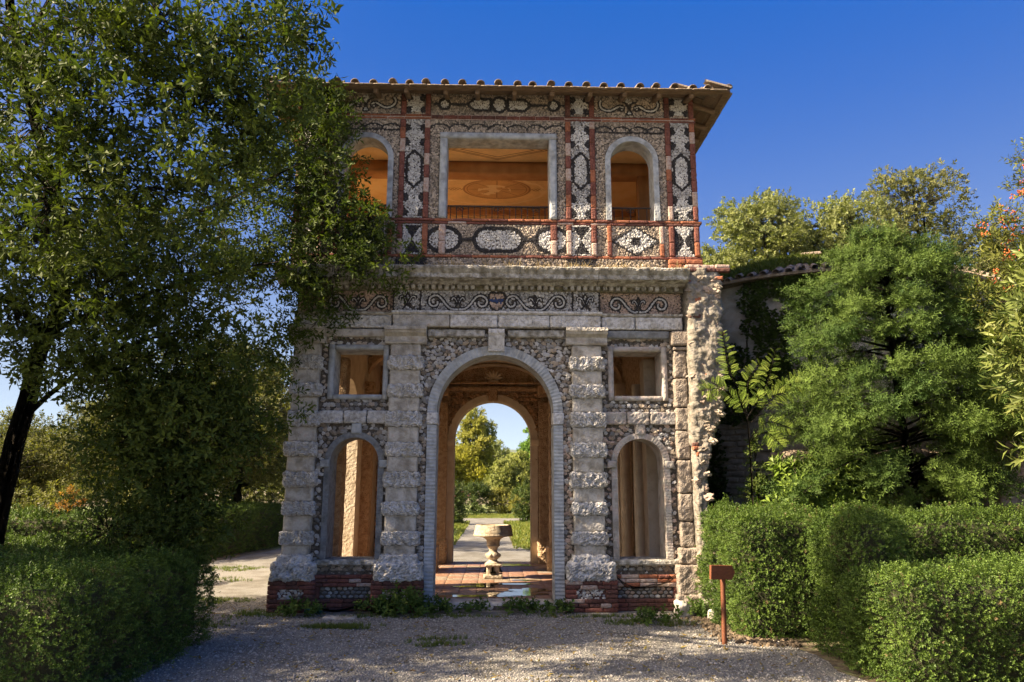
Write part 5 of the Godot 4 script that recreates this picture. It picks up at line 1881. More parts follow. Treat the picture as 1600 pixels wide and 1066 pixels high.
# ---------------------------------------------------------------- hedges
func hedge(label: String, lo: Vector3, hi: Vector3, density: float, c0: Color, c1: Color, sprigs: Array, faces := "trlfb", yaw := 0.0, group := "") -> Node3D:
	var c := Vector3((lo.x + hi.x) / 2.0, 0, (lo.z + hi.z) / 2.0)
	var t := thing("box_hedge", label, "hedge", c, group)
	t.rotation.y = yaw
	var s := hi - lo
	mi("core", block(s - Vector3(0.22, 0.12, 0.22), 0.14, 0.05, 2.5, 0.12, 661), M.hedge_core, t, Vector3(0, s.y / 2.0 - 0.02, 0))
	var xf := []
	var cols := []
	for i in sprigs.size():
		xf.append([])
		cols.append(PackedColorArray())
	var f := gen(670 + int(lo.x * 10))
	var h := s / 2.0
	for face in faces:
		var n := Vector3.UP
		var u := Vector3(s.x, 0, 0)
		var v := Vector3(0, 0, s.z)
		var o := Vector3(0, s.y, 0)
		if face == "l" or face == "r":
			n = Vector3.LEFT if face == "l" else Vector3.RIGHT
			u = Vector3(0, s.y, 0)
			v = Vector3(0, 0, s.z)
			o = n * h.x + Vector3(0, h.y, 0)
		elif face == "f" or face == "b":
			n = Vector3.BACK if face == "f" else Vector3.FORWARD
			u = Vector3(s.x, 0, 0)
			v = Vector3(0, s.y, 0)
			o = n * h.z + Vector3(0, h.y, 0)
		for i in int(u.length() * v.length() * density):
			var p := o + u * rnd(-0.5, 0.5) + v * rnd(-0.5, 0.5)
			var edge := Vector3(clampf(absf(p.x) - h.x + 0.17, 0, 1), clampf(p.y - s.y + 0.17, 0, 1), clampf(absf(p.z) - h.z + 0.17, 0, 1))
			var rnd_in := maxf(0.0, Vector2(edge.x, edge.z).length() - 0.17) + maxf(0.0, Vector2(edge.y, maxf(edge.x, edge.z)).length() - 0.17)
			var stray := rnd(0.02, 0.09) if rng.randf() < 0.05 else 0.0
			p += n * (f.get_noise_3dv(p * 1.3) * 0.14 + f.get_noise_3dv(p * 5.0) * 0.10 - rnd_in * 1.2 - absf(rng.randfn(0.0, 0.055)) + 0.03 + stray)
			p.y = maxf(p.y, 0.03)
			var d := (n + in_ball() * 0.9 + Vector3(0, 0.35, 0)).normalized()
			var w := rng.randi() % sprigs.size()
			xf[w].append(Transform3D(aim(d, rnd(0, TAU)).scaled_local(Vector3.ONE * rnd(0.7, 1.3)), p))
			var k := clampf(rng.randf() * 0.7 + 0.35 * f.get_noise_3dv(p * 3.0 + Vector3(4, 4, 4)), 0, 1)
			cols[w].append((c0.lerp(c1, k) if rng.randf() > 0.02 else Color(0.13, 0.095, 0.045)) * rnd(0.75, 1.25))
	for w in sprigs.size():
		scatter("foliage", sprigs[w], M.box_leaf, xf[w], cols[w], t)
	return t


func hedges() -> void:
	var fine := [sprig(7, 0.045, 0.021, 0.012, 0.9, 11), sprig(6, 0.05, 0.019, 0.011, 0.8, 12)]
	var g0 := Color(0.045, 0.085, 0.014)
	var g1 := Color(0.165, 0.245, 0.042)
	hedge("clipped box hedge block beside the ruined wall, behind the arrow sign", Vector3(2.88, 0, 0.42), Vector3(3.98, 1.37, 2.12), 2300, g0, g1, fine, "trlf")
	hedge("tall clipped box hedge end standing nearest the path on the right", Vector3(3.52, 0, 2.55), Vector3(4.10, 1.40, 3.45), 2300, g0, g1, fine, "trlf")
	hedge("long tall box hedge arm running back along the rubble wall", Vector3(4.05, 0, 1.75), Vector3(8.2, 1.36, 2.45), 1800, g0, g1, fine, "tlf")
	hedge("low front box hedge arm in the right-hand corner", Vector3(3.42, 0, 3.40), Vector3(6.6, 0.93, 4.50), 2300, g0, g1, fine, "tlf")
	hedge("short sunlit box hedge inside the clipped frame under the bay branches", Vector3(5.9, 0, 2.5), Vector3(7.6, 1.12, 3.1), 1800, g0, g1, fine, "tlf")
	# left side
	hedge("broad shaded box hedge filling the left-hand corner at the path edge", Vector3(-7.6, 0, 1.95), Vector3(-3.22, 0.93, 4.9), 1800, g0, g1, fine, "trf")
	var mid := [sprig(7, 0.06, 0.032, 0.018, 0.9, 13)]
	hedge("sunlit box hedge row behind the leaning tree trunk", Vector3(-11.5, 0, -3.2), Vector3(-6.3, 1.20, -2.4), 700, g0, g1, mid, "trf")
	hedge("lower box hedge row in front of the sunlit one", Vector3(-10.5, 0, -1.4), Vector3(-6.2, 0.86, -0.8), 700, g0, g1, mid, "trf")
	hedge("straight clipped hedge along the gravel beside the far left trees", Vector3(-8.0, 0, -13.6), Vector3(-6.55, 1.16, -7.5), 600, g0, g1, mid, "trf", -0.14)


# ---------------------------------------------------------------- trees on the left
func left_trees() -> void:
	var sp := [sprig(6, 0.13, 0.105, 0.038, 0.95, 21), sprig(5, 0.10, 0.095, 0.036, 1.0, 22)]
	var g0 := Color(0.034, 0.06, 0.012)
	var g1 := Color(0.105, 0.138, 0.025)
	var t := thing("leafy_tree", "large dark leaning tree with backlit leaves overhanging the pavilion's left corner", "tree", Vector3(-5.6, 0, 2.4))
	limb(t, "trunk", [Vector3(-0.63, -0.05, 0.0), Vector3(-0.5, 0.85, 0.05), Vector3(-0.30, 2.45, 0.1), Vector3(-0.1, 3.36, 0.2), Vector3(0.03, 4.0, 0.2), Vector3(0.05, 5.0, 0.7), Vector3(0.05, 6.2, 1.6), Vector3(0.2, 7.2, 2.2)], 0.125, 0.03, M.bark, 12)
	var arms := [
		[Vector3(-0.28, 2.45, 0.1), Vector3(0.1, 2.75, 0.2), Vector3(0.6, 3.2, 0.1), Vector3(1.2, 3.5, -0.2)],
		[Vector3(-0.08, 3.4, 0.2), Vector3(0.5, 3.9, -0.3), Vector3(1.4, 4.5, -1.0), Vector3(2.5, 5.0, -1.8)],
		[Vector3(0.03, 4.1, 0.2), Vector3(0.6, 4.8, -0.4), Vector3(1.3, 5.6, -1.2), Vector3(2.2, 6.5, -1.8)],
		[Vector3(0.05, 4.6, 0.15), Vector3(-0.6, 5.3, 0.2), Vector3(-1.5, 6.2, 0.3)],
		[Vector3(0.05, 4.7, 0.6), Vector3(0.5, 5.2, 1.3), Vector3(1.1, 5.6, 1.9), Vector3(2.0, 6.1, 2.3)],
		[Vector3(-0.1, 3.4, 0.2), Vector3(-0.7, 3.9, 0.4), Vector3(-1.6, 4.6, 0.7)],
		[Vector3(0.05, 5.4, 1.0), Vector3(0.3, 5.8, 1.8), Vector3(0.9, 6.4, 2.3)],
		[Vector3(-0.05, 3.7, 0.2), Vector3(0.2, 4.1, 0.8), Vector3(0.5, 4.8, 1.6)],
		[Vector3(0.4, 3.05, 0.1), Vector3(0.9, 2.8, -0.2), Vector3(1.3, 2.2, -0.5), Vector3(1.3, 1.4, -0.5)]]
	for a in arms:
		limb(t, "branch", a, 0.036, 0.009, M.bark, 7)
	var b := []
	for q in [
		[0.65, 5.72, 2.3, 0.645, 0.55, 0.55, 26], [1.27, 5.86, 2.3, 0.602, 0.51, 0.51, 26], [1.98, 5.81, 2.3, 0.602, 0.51, 0.51, 26], [2.63, 5.69, 2.3, 0.516, 0.44, 0.44, 21], [0.87, 4.89, 2.3, 0.645, 0.55, 0.55, 26], [1.53, 5.09, 2.3, 0.602, 0.51, 0.51, 25], [2.22, 5.04, 2.3, 0.559, 0.48, 0.48, 24], [2.8, 5.05, 2.3, 0.43, 0.37, 0.37, 15], [1.13, 4.16, 2.3, 0.602, 0.51, 0.51, 24], [1.84, 4.29, 2.3, 0.516, 0.44, 0.44, 20], [3.22, 5.71, 2.3, 0.24080000000000001, 0.2, 0.2, 6], [2.96, 6.03, 2.3, 0.301, 0.26, 0.26, 7], [2.45, 4.42, 2.3, 0.43, 0.37, 0.37, 14], [2.04, 6.73, -1.9, 0.62, 0.53, 0.53, 28], [2.59, 6.38, -1.9, 0.36, 0.31, 0.31, 11], [1.72, 5.8, -1.9, 0.7, 0.59, 0.59, 33], [2.58, 5.62, -1.9, 0.6, 0.51, 0.51, 30], [3.05, 5.57, -1.9, 0.33, 0.28, 0.28, 12], [3.27, 4.93, -1.9, 0.4, 0.34, 0.34, 17], [2.62, 4.73, -1.9, 0.6, 0.51, 0.51, 28], [1.88, 4.82, -1.9, 0.6, 0.51, 0.51, 24], [2.48, 4.06, -1.9, 0.36, 0.31, 0.31, 8], [1.59, 3.67, -1.9, 0.55, 0.47, 0.47, 17], [1.01, 5.2, -1.9, 0.8, 0.68, 0.68, 36], [1.0, 4.23, -1.9, 0.7, 0.59, 0.59, 28], [1.85, 7.58, -1.9, 0.55, 0.47, 0.47, 24], [2.35, 7.32, -1.9, 0.4, 0.34, 0.34, 15], [1.19, 6.51, -1.9, 0.7, 0.59, 0.59, 31], [-0.18, 4.13, 0.0, 0.8, 0.68, 0.68, 37], [0.54, 4.2, -0.2, 0.8, 0.68, 0.68, 39], [1.24, 4.12, -0.2, 0.7, 0.59, 0.59, 32], [0.33, 3.25, 0.2, 0.6, 0.51, 0.51, 22], [0.8, 3.18, -0.2, 0.75, 0.64, 0.64, 51], [1.4, 3.14, -0.4, 0.7, 0.59, 0.59, 35], [1.79, 2.68, -1.2, 0.55, 0.47, 0.47, 23], [1.23, 2.44, -0.4, 0.65, 0.55, 0.55, 47], [0.83, 2.2, -0.2, 0.5, 0.42, 0.42, 28], [1.56, 2.23, -0.6, 0.5, 0.42, 0.42, 28], [1.08, 1.69, -0.4, 0.55, 0.47, 0.47, 40], [1.38, 1.25, -0.5, 0.42, 0.36, 0.36, 28], [-0.38, 3.64, 0.4, 0.7, 0.59, 0.59, 22], [-0.15, 4.32, 0.8, 0.8, 0.68, 0.68, 28], [0.39, 4.62, 0.2, 0.8, 0.68, 0.68, 34], [0.78, 3.73, 0.9, 0.6, 0.51, 0.51, 13], [-1.44, 5.08, 0.2, 1.2, 1.02, 1.02, 42]]:
		b.append(q)
	crown(t, b, 13, 0.28, sp, M.leaf, g0, g1, M.bark, 0.25, 0.9, 0.5, 0.008)
	for c in t.get_children():
		c.position.x += 0.6
	tree("leafy_tree", "companion of the leaning tree, standing just outside the left edge and shading the pavilion", Vector3(-9.2, 0, 2.3), 9.4, 2.5, 0.22, sp, g0, g1, 800, 190, Vector3(0.2, 0, 0.1), 1.6)
	tree("leafy_tree", "lower companion tree outside the left edge, shading the forecourt", Vector3(-10.2, 0, 4.7), 7.4, 2.3, 0.2, sp, g0, g1, 812, 90, Vector3(0.2, 0, 0.1), 1.6)
	var ds := thing("dark_shrub", "dark rounded shrub swelling out of the left hedge's path end, under the hanging branches", "shrub", Vector3(-3.85, 0, 2.45))
	crown(ds, [[0, 0.75, 0, 0.62, 0.72, 0.55, 80], [-0.35, 1.2, 0.1, 0.55, 0.45, 0.5, 46], [0.1, 1.25, -0.2, 0.4, 0.4, 0.4, 30]], 14, 0.13, [sprig(7, 0.06, 0.034, 0.018, 0.9, 14)], M.leaf, Color(0.034, 0.06, 0.012), Color(0.105, 0.138, 0.025), M.bark, 0.0, 1.0, 0.6, 0.006)
	# trees further back on the left
	var far := [sprig(7, 0.16, 0.10, 0.05, 0.95, 25)]
	var o0 := Color(0.06, 0.075, 0.02)
	var o1 := Color(0.15, 0.155, 0.055)
	tree("evergreen_oak", "grey-green oak close behind the clipped hedge, touching the pavilion's edge", Vector3(-7.6, 0, -11.5), 6.2, 2.1, 0.17, far, o0, o1, 801, 150, Vector3(0.1, 0, 0), 0.85, 1.0, 0.15)
	tree("evergreen_oak", "second grey-green oak with a forked slanting trunk, left of the first", Vector3(-9.6, 0, -10.5), 5.8, 2.0, 0.15, far, o0, o1 * 1.05, 802, 150, Vector3(-0.6, 0, 0), 0.85, 1.0, 0.15)
	tree("evergreen_oak", "tall oak far back, seen in the gap over the straight hedge", Vector3(-9.8, 0, -18.0), 7.5, 2.8, 0.2, far, o0, o1, 803, 150, Vector3.ZERO, 1.0, 1.0, 0.14)
	tree("evergreen_oak", "leafy low oak filling in under the two nearer oaks", Vector3(-8.6, 0, -13.5), 4.2, 2.3, 0.14, far, o0, o1 * 1.1, 807, 150, Vector3.ZERO, 0.9, 1.0, 0.14)
	tree("garden_tree", "olive-toned bushy tree beyond the sunlit hedge rows", Vector3(-13.0, 0, -9.0), 3.4, 1.7, 0.13, far, Color(0.08, 0.10, 0.03), Color(0.2, 0.2, 0.08), 804, 110, Vector3.ZERO, 0.9)
	tree("garden_tree", "pale bushy tree at the far left edge beyond the trunk", Vector3(-18.5, 0, -12.0), 3.2, 2.0, 0.13, far, Color(0.09, 0.10, 0.035), Color(0.22, 0.21, 0.09), 805, 110, Vector3.ZERO, 0.9)
	tree("garden_tree", "broad tree closing the view behind the first oak", Vector3(-12.8, 0, -22.0), 6.4, 2.9, 0.2, far, o0, o1, 806, 120, Vector3.ZERO, 1.1)
	tree("garden_tree", "bushy olive tree in the gap between trunk and oaks, beyond the hedge rows", Vector3(-12.6, 0, -15.0), 4.4, 2.2, 0.13, far, o0, o1 * 1.2, 808, 130, Vector3.ZERO, 0.95)
	tree("garden_tree", "rounded grey-green tree behind the sunlit row's shrubs", Vector3(-16.0, 0, -17.0), 4.2, 2.4, 0.13, far, o0, o1 * 1.2, 809, 130, Vector3.ZERO, 1.0)
	tree("garden_tree", "distant wide tree low at the left edge", Vector3(-22.5, 0, -20.0), 4.6, 2.8, 0.13, far, o0, o1 * 1.1, 810, 130, Vector3.ZERO, 1.0)
	tree("garden_tree", "low spreading tree behind the straight hedge's far end", Vector3(-9.0, 0, -23.0), 4.6, 2.8, 0.13, far, o0, o1 * 1.1, 811, 130, Vector3.ZERO, 1.0)
	for q in [[-10.2, -6.6, 0.9, 1.75, "grey-green shrub between the sunlit hedge row and the oaks"], [-8.3, -7.0, 0.8, 1.6, "yellowish shrub at the end of the sunlit hedge row"], [-12.6, -6.2, 1.0, 1.7, "green shrub behind the trunk, over the sunlit hedge row"], [-6.3, -16.2, 1.1, 2.0, "green shrub over the straight hedge, right beside the pavilion's edge"], [-7.4, -17.5, 1.2, 2.2, "leafy shrub under the first oak, behind the straight hedge"], [-15.5, -9.0, 1.3, 1.9, "pale shrub at the left edge beyond the hedge rows"]]:
		var sh := thing("bush", q[4], "shrub", Vector3(q[0], 0, q[1]))
		crown(sh, [[0, q[3] * 0.5, 0, q[2], q[3] * 0.55, q[2] * 0.7, 40]], 13, 0.22, far, M.leaf, Color(0.08, 0.10, 0.03), Color(0.20, 0.20, 0.06), M.bark, 0.0, 0.75, 0.6, 0.008)
	var s := thing("orange_shrub", "small shrub with orange autumn leaves above the sunlit hedge row", "shrub", Vector3(-8.6, 0, -4.8))
	crown(s, [[0, 1.0, 0, 0.28, 0.6, 0.25, 14]], 12, 0.13, far, M.leaf, Color(0.22, 0.09, 0.02), Color(0.34, 0.19, 0.04), M.bark, 0.0, 0.6, 0.6, 0.006)


func tree(called: String, label: String, at: Vector3, h: float, r: float, rt: float, sprigs: Array, c0: Color, c1: Color, sd: int, clusters: int, lean: Vector3, leaf_k := 1.0, shape_k := 1.0, rc := 0.17) -> Node3D:
	rng.seed = sd
	var t := thing(called, label, "tree", at)
	var fork := Vector3(lean.x * 0.6, h * 0.34, lean.z * 0.6)
	limb(t, "trunk", [Vector3(0, -0.1, 0), fork * Vector3(0.4, 0.5, 0.4), fork, Vector3(lean.x, h * 0.62, lean.z), Vector3(lean.x * 1.1, h * 0.92, lean.z)], rt, rt * 0.18, M.bark, 9)
	var blobs := []
	var n := 8
	for i in n:
		var a := i * 2.4 + rnd(-0.4, 0.4)
		var k := (i + 0.5) / n
		var y := lerpf(h * 0.40, h * 0.90, k)
		var reach := r * (0.62 * sin(PI * pow(k, 0.8) * 0.86 + 0.25) + 0.05) * shape_k
		var c := Vector3(lean.x + cos(a) * reach, y, lean.z + sin(a) * reach)
		limb(t, "branch", [fork.lerp(Vector3(lean.x, h * 0.8, lean.z), k * 0.7), fork.lerp(c, 0.6) + Vector3(0, h * 0.04, 0), c], rt * 0.42, rt * 0.1, M.bark, 6)
		var s := rnd(0.42, 0.58)
		blobs.append([c.x, c.y, c.z, r * s, r * s * 0.8, r * s, int(clusters / float(n) * 1.25)])
	blobs.append([lean.x, h * 0.6, lean.z, r * 0.75, h * 0.22, r * 0.75, int(clusters * 0.3)])
	crown(t, blobs, 16, r * rc, sprigs, M.leaf, c0, c1, M.bark, 0.1, leaf_k, 0.6, 0.015)
	return t


# ---------------------------------------------------------------- plants on the right
func right_plants() -> void:
	rng.seed = 9001
	# yew
	var y := thing("yew_tree", "broad dark yew with drooping sprays leaning over the rubble wall", "tree", Vector3(5.85, 0, 0.75))
	limb(y, "trunk", [Vector3(-0.1, -0.05, 0), Vector3(-0.05, 1.2, 0), Vector3(-0.15, 2.6, 0), Vector3(-0.2, 4.0, 0.0), Vector3(-0.15, 5.0, 0.0)], 0.075, 0.025, M.bark, 9)
	var rows := [[1.75, 1.0], [2.1, 1.5], [2.5, 1.8], [2.95, 1.7], [3.35, 1.62], [3.75, 1.5], [4.1, 1.4], [4.4, 1.25], [4.65, 1.1], [4.85, 0.95], [5.02, 0.7], [5.12, 0.4]]
	var spr := sprig(15, 0.17, 0.044, 0.0105, 1.1, 33)
	var xf := []
	var cols := PackedColorArray()
	var f := gen(905)
	for q in rows:
		var nb := int(6 + q[1] * 6)
		for i in nb:
			var a := TAU * i / nb + rnd(-0.25, 0.25)
			var rr: float = q[1] * rnd(0.72, 1.05) * (1.0 + 0.45 * f.get_noise_2d(cos(a) * 1.6 + q[0] * 0.8, sin(a) * 1.6))
			var out := Vector3(cos(a), 0, sin(a))
			var base := Vector3(-0.15, q[0] - 0.1 + rnd(-0.15, 0.15), 0)
			var tip := base + out * rr * Vector3(1, 1, 0.75) + Vector3(0, rnd(-0.28, 0.22), 0)
			if tip.x < -1.2:
				tip.y -= 0.35 * (-1.2 - tip.x) / 0.5
			var path := [base, base.lerp(tip, 0.5) + Vector3(0, 0.16, 0), tip]
			limb(y, "branch", path, 0.022, 0.005, M.bark, 5)
			var tone := rng.randf()
			var ns := int(34 + rr * 70)
			for s in ns:
				var k := pow(rng.randf(), 0.7) * 0.6 + 0.42
				var p := (base.lerp(tip, k) + Vector3(0, 0.16 * 4.0 * k * (1.0 - k), 0)) + in_ball() * Vector3(0.15, 0.09, 0.15) * (0.5 + rr * 0.55)
				var d := (out * 0.6 + in_ball() * 0.9 + Vector3(0, rnd(-0.5, 0.35), 0.15)).normalized()
				xf.append(Transform3D(aim(d, rnd(0, TAU)).scaled_local(Vector3.ONE * rnd(0.7, 1.3)), p))
				cols.append(Color(0.03, 0.068, 0.015).lerp(Color(0.12, 0.18, 0.034), clampf(tone * 0.7 + rng.randf() * 0.4, 0, 1)) * rnd(0.8, 1.2))
	scatter("crown", spr, M.needle, xf, cols, y)
	# bright cherry-laurel shrub
	var la := thing("laurel_shrub", "bright green laurel shrub behind the clipped hedge block", "shrub", Vector3(4.62, 0, 0.28))
	for a in [[Vector3(0, 0, 0), Vector3(-0.2, 0.9, 0.05), Vector3(-0.4, 1.7, 0.1)], [Vector3(0, 0, 0), Vector3(0.15, 0.9, 0), Vector3(0.35, 1.8, 0.05)], [Vector3(0.05, 0, 0), Vector3(0.0, 1.0, 0.1), Vector3(0.0, 1.9, 0.1)]]:
		limb(la, "stem", a, 0.025, 0.008, M.bark, 5)
	crown(la, [[-0.30, 1.62, 0.1, 0.42, 0.38, 0.3, 34], [0.25, 1.68, 0.05, 0.42, 0.36, 0.3, 34], [0.0, 1.25, 0.1, 0.65, 0.35, 0.32, 36], [0.55, 1.35, 0.0, 0.3, 0.35, 0.3, 18]], 7, 0.14, [sprig(7, 0.13, 0.125, 0.045, 0.9, 31)], M.thick_leaf, Color(0.08, 0.135, 0.02), Color(0.17, 0.235, 0.035), M.bark, 0.0, 1.0, 0.6, 0.007)
	var th := thing("slender_shrub", "thin upright shoot with small leaves between the ruined wall and the laurel", "shrub", Vector3(3.80, 0, 0.18))
	limb(th, "stem", [Vector3.ZERO, Vector3(0.02, 1.2, 0), Vector3(-0.03, 2.45, 0.02)], 0.015, 0.004, M.bark, 5)
	crown(th, [[0, 2.1, 0, 0.07, 0.38, 0.07, 18], [0.02, 1.6, 0, 0.16, 0.3, 0.14, 20], [0.1, 1.25, 0.0, 0.2, 0.25, 0.18, 14]], 5, 0.06, [sprig(6, 0.07, 0.045, 0.024, 0.9, 32)], M.leaf, Color(0.06, 0.10, 0.02), Color(0.14, 0.18, 0.04), M.bark, 0.0, 1.0, 0.5, 0.004)
	# sapling with feathered leaves
	var ail := thing("feather_leaf_sapling", "sunlit sapling with long feathered leaves springing from beside the ruined wall", "sapling", Vector3(3.62, 0, 0.55))
	var stems := [[[0.0, 0.0, -0.2], [0.0, 1.6, -0.1], [-0.05, 2.8, 0.0], [-0.32, 3.3, 0.2], [-0.40, 3.85, 0.25]], [[-0.05, 2.75, 0.0], [-0.35, 3.0, 0.2], [-0.62, 3.12, 0.35]], [[-0.03, 2.7, 0.0], [0.2, 3.1, 0.15], [0.33, 3.6, 0.25]], [[0.0, 2.6, 0.0], [0.3, 2.95, 0.2], [0.65, 3.25, 0.3]], [[0.0, 2.4, 0.0], [0.2, 2.6, 0.15], [0.45, 2.5, 0.3]], [[0.0, 2.7, 0.0], [0.05, 2.9, 0.2], [0.0, 2.95, 0.35]], [[-0.02, 2.6, 0.0], [-0.2, 2.85, 0.25], [-0.28, 2.95, 0.4]], [[-0.3, 2.95, 0.15], [-0.55, 3.05, 0.3], [-0.78, 3.0, 0.4]], [[0.2, 2.9, 0.1], [0.42, 3.1, 0.3], [0.72, 3.12, 0.4]], [[0.1, 2.75, 0.1], [0.25, 2.95, 0.3], [0.5, 3.0, 0.4]], [[0.0, 2.35, 0.0], [0.15, 2.45, 0.2], [0.3, 2.25, 0.35]], [[-0.05, 2.8, 0.1], [-0.1, 3.15, 0.3], [0.05, 3.4, 0.4]]]
	var pin := pinnate(0.14, 8, 0.03)
	var px := []
	var pc := PackedColorArray()
	for s in stems:
		var path := []
		for p in s:
			path.append(Vector3(p[0], p[1], p[2]))
		var long := path.size() > 3
		limb(ail, "stem", path, 0.016 if long else 0.007, 0.003, M.bark, 6)
		var n := 30 if long else 22
		for i in n:
			var k := lerpf(0.70 if long else 0.30, 1.0, i / (n - 1.0))
			var seg := k * (path.size() - 1)
			var j := mini(int(seg), path.size() - 2)
			var at: Vector3 = (path[j] as Vector3).lerp(path[j + 1], seg - j)
			var along: Vector3 = (path[j + 1] - path[j]).normalized()
			var side := along.cross(Vector3.BACK).normalized() * (1.0 if i % 2 else -1.0)
			var d := (side * 1.0 + along * 0.55 + Vector3(rnd(-0.2, 0.2), rnd(-0.25, 0.4), rnd(-0.4, 0.6))).normalized()
			var b := Basis(d.cross(Vector3(0, 0.35, 1)).normalized(), d, Vector3.ZERO)
			b.z = b.x.cross(d)
			px.append(Transform3D(b * Basis(Vector3.UP, rnd(-0.5, 0.5)).scaled(Vector3.ONE * rnd(0.75, 1.15) * (1.0 - 0.45 * maxf(0.0, k - 0.8) / 0.2)), at))
			pc.append(Color(0.19, 0.29, 0.04).lerp(Color(0.32, 0.40, 0.07), rng.randf()) * rnd(0.85, 1.2))
	scatter("feathered_leaves", pin, M.leaf, px, pc, ail)
	# bay branches reaching in from the edge
	var bay := thing("bay_tree", "bay tree branches with long pale leaves reaching in at the right edge", "tree", Vector3(6.25, 0, 3.3))
	limb(bay, "trunk", [Vector3(0.2, -0.05, -0.2), Vector3(0.15, 1.5, -0.1), Vector3(0.1, 3.2, 0), Vector3(0.0, 4.2, 0)], 0.07, 0.02, M.bark, 8)
	for a in [[2.9, -0.75, 0.15], [2.4, -0.7, 0.35], [3.4, -0.7, 0.2], [1.9, -0.6, 0.2], [3.8, -0.55, 0.3], [2.6, -0.5, 0.6], [3.2, -0.4, 0.6]]:
		limb(bay, "branch", [Vector3(0.12, a[0] - 0.5, -0.05), Vector3(-0.3, a[0] - 0.1, a[2] * 0.5), Vector3(a[1], a[0] + 0.1, a[2])], 0.02, 0.006, M.bark, 5)
	crown(bay, [[-0.5, 2.95, 0.2, 0.40, 0.45, 0.4, 34], [-0.45, 2.2, 0.3, 0.38, 0.45, 0.4, 30], [-0.3, 3.6, 0.1, 0.45, 0.45, 0.4, 34], [0.2, 2.8, 0.2, 0.6, 0.9, 0.5, 50], [0.1, 4.0, 0.1, 0.5, 0.4, 0.4, 24]], 6, 0.15, [sprig(7, 0.17, 0.125, 0.034, 0.75, 34)], M.thick_leaf, Color(0.075, 0.115, 0.025), Color(0.18, 0.20, 0.05), M.bark, 0.05, 1.0, 0.7, 0.007)
	# berry tree
	var be := thing("berry_tree", "tree with clusters of orange berries rising over the yew at the right edge", "tree", Vector3(7.55, 0, 1.6))
	limb(be, "trunk", [Vector3(0, -0.05, 0), Vector3(0, 2.5, 0), Vector3(-0.1, 4.6, 0), Vector3(0.1, 6.4, 0)], 0.09, 0.02, M.bark, 8)
	var bb := [[-0.2, 4.7, 0, 0.65, 0.55, 0.5, 46], [0.05, 5.5, 0, 0.5, 0.5, 0.45, 36], [0.2, 6.2, 0, 0.35, 0.45, 0.35, 20], [-0.75, 5.2, 0.1, 0.28, 0.2, 0.25, 12], [-0.7, 4.1, 0.1, 0.5, 0.5, 0.4, 34], [-0.4, 3.3, 0.0, 0.6, 0.5, 0.4, 36], [-0.3, 2.5, 0.0, 0.6, 0.5, 0.4, 30]]
	crown(be, bb, 8, 0.15, [sprig(6, 0.11, 0.065, 0.024, 0.9, 35)], M.leaf, Color(0.075, 0.10, 0.02), Color(0.17, 0.18, 0.04), M.bark, 0.0, 1.0, 0.6, 0.008)
	var bx := []
	for q in bb.slice(0, 4):
		for i in int(q[6] * 0.9):
			var p := Vector3(q[0], q[1], q[2]) + in_ball().normalized() * Vector3(q[3], q[4], q[5]) * rnd(0.7, 1.05)
			for k in 9:
				bx.append(Transform3D(Basis.IDENTITY.scaled(Vector3.ONE * rnd(0.009, 0.013)), p + in_ball() * 0.05))
	scatter("berries", stone(1, 0.05, 36, false), M.berry, bx, PackedColorArray(), be)
	tree("holly_tree", "dark dense holly filling the gap between yew and bay branches", Vector3(7.9, 0, 0.1), 5.0, 1.25, 0.09, [sprig(7, 0.11, 0.06, 0.035, 0.95, 61)], Color(0.035, 0.065, 0.014), Color(0.11, 0.15, 0.03), 916, 170, Vector3.ZERO, 1.0, 1.0, 0.17)
	rng.seed = 917
	var cr := thing("creeper", "leafy creeper hanging over the rubble wall beneath the yew", "creeper", Vector3(5.6, 0, 0.2))
	crown(cr, [[-0.55, 2.1, 0.1, 0.5, 0.3, 0.25, 26], [0.4, 2.2, 0.1, 0.6, 0.28, 0.25, 28], [1.4, 2.0, 0.2, 0.4, 0.4, 0.25, 20], [0.9, 1.55, 0.12, 0.3, 0.3, 0.12, 12]], 8, 0.14, [sprig(6, 0.09, 0.06, 0.035, 0.95, 62)], M.leaf, Color(0.045, 0.08, 0.015), Color(0.14, 0.18, 0.035), M.bark, 0.5, 1.0, 0.4, 0.005)
	# trees behind the grotto
	var far := [sprig(8, 0.26, 0.17, 0.11, 0.95, 37)]
	var l0 := Color(0.115, 0.145, 0.045)
	var l1 := Color(0.255, 0.275, 0.105)
	tree("lime_tree", "pale yellow-green tree directly behind the grotto roof, next to the pavilion", Vector3(10.0, 0, -14.0), 13.0, 2.8, 0.2, far, l0, l1, 911, 420, Vector3(0, 0, 0), 0.62, 1.0, 0.15)
	tree("lime_tree", "pale yellow-green tree beside the first, its bare limbs showing against the sky", Vector3(12.7, 0, -14.5), 13.1, 2.6, 0.2, far, l0, l1, 912, 380, Vector3.ZERO, 0.62, 1.0, 0.15)
	tree("lime_tree", "small pale tree low against the pavilion's right wall", Vector3(7.9, 0, -13.0), 10.6, 1.7, 0.16, far, l0, l1, 913, 210, Vector3.ZERO, 0.62, 1.0, 0.16)
	var rb := [sprig(8, 0.20, 0.13, 0.07, 0.95, 38)]
	tree("robinia_tree", "tall loose grey-green tree standing above the yew", Vector3(18.4, 0, -19.0), 16.8, 3.2, 0.22, rb, Color(0.09, 0.11, 0.04), Color(0.20, 0.20, 0.08), 914, 270, Vector3.ZERO, 0.85, 1.0, 0.13)
	tree("robinia_tree", "lower grey-green tree filling the gap right of the tall one", Vector3(22.3, 0, -20.0), 14.4, 2.3, 0.2, rb, Color(0.09, 0.11, 0.04), Color(0.19, 0.19, 0.075), 915, 180, Vector3.ZERO, 0.85, 1.0, 0.13)
	rng.seed = 77


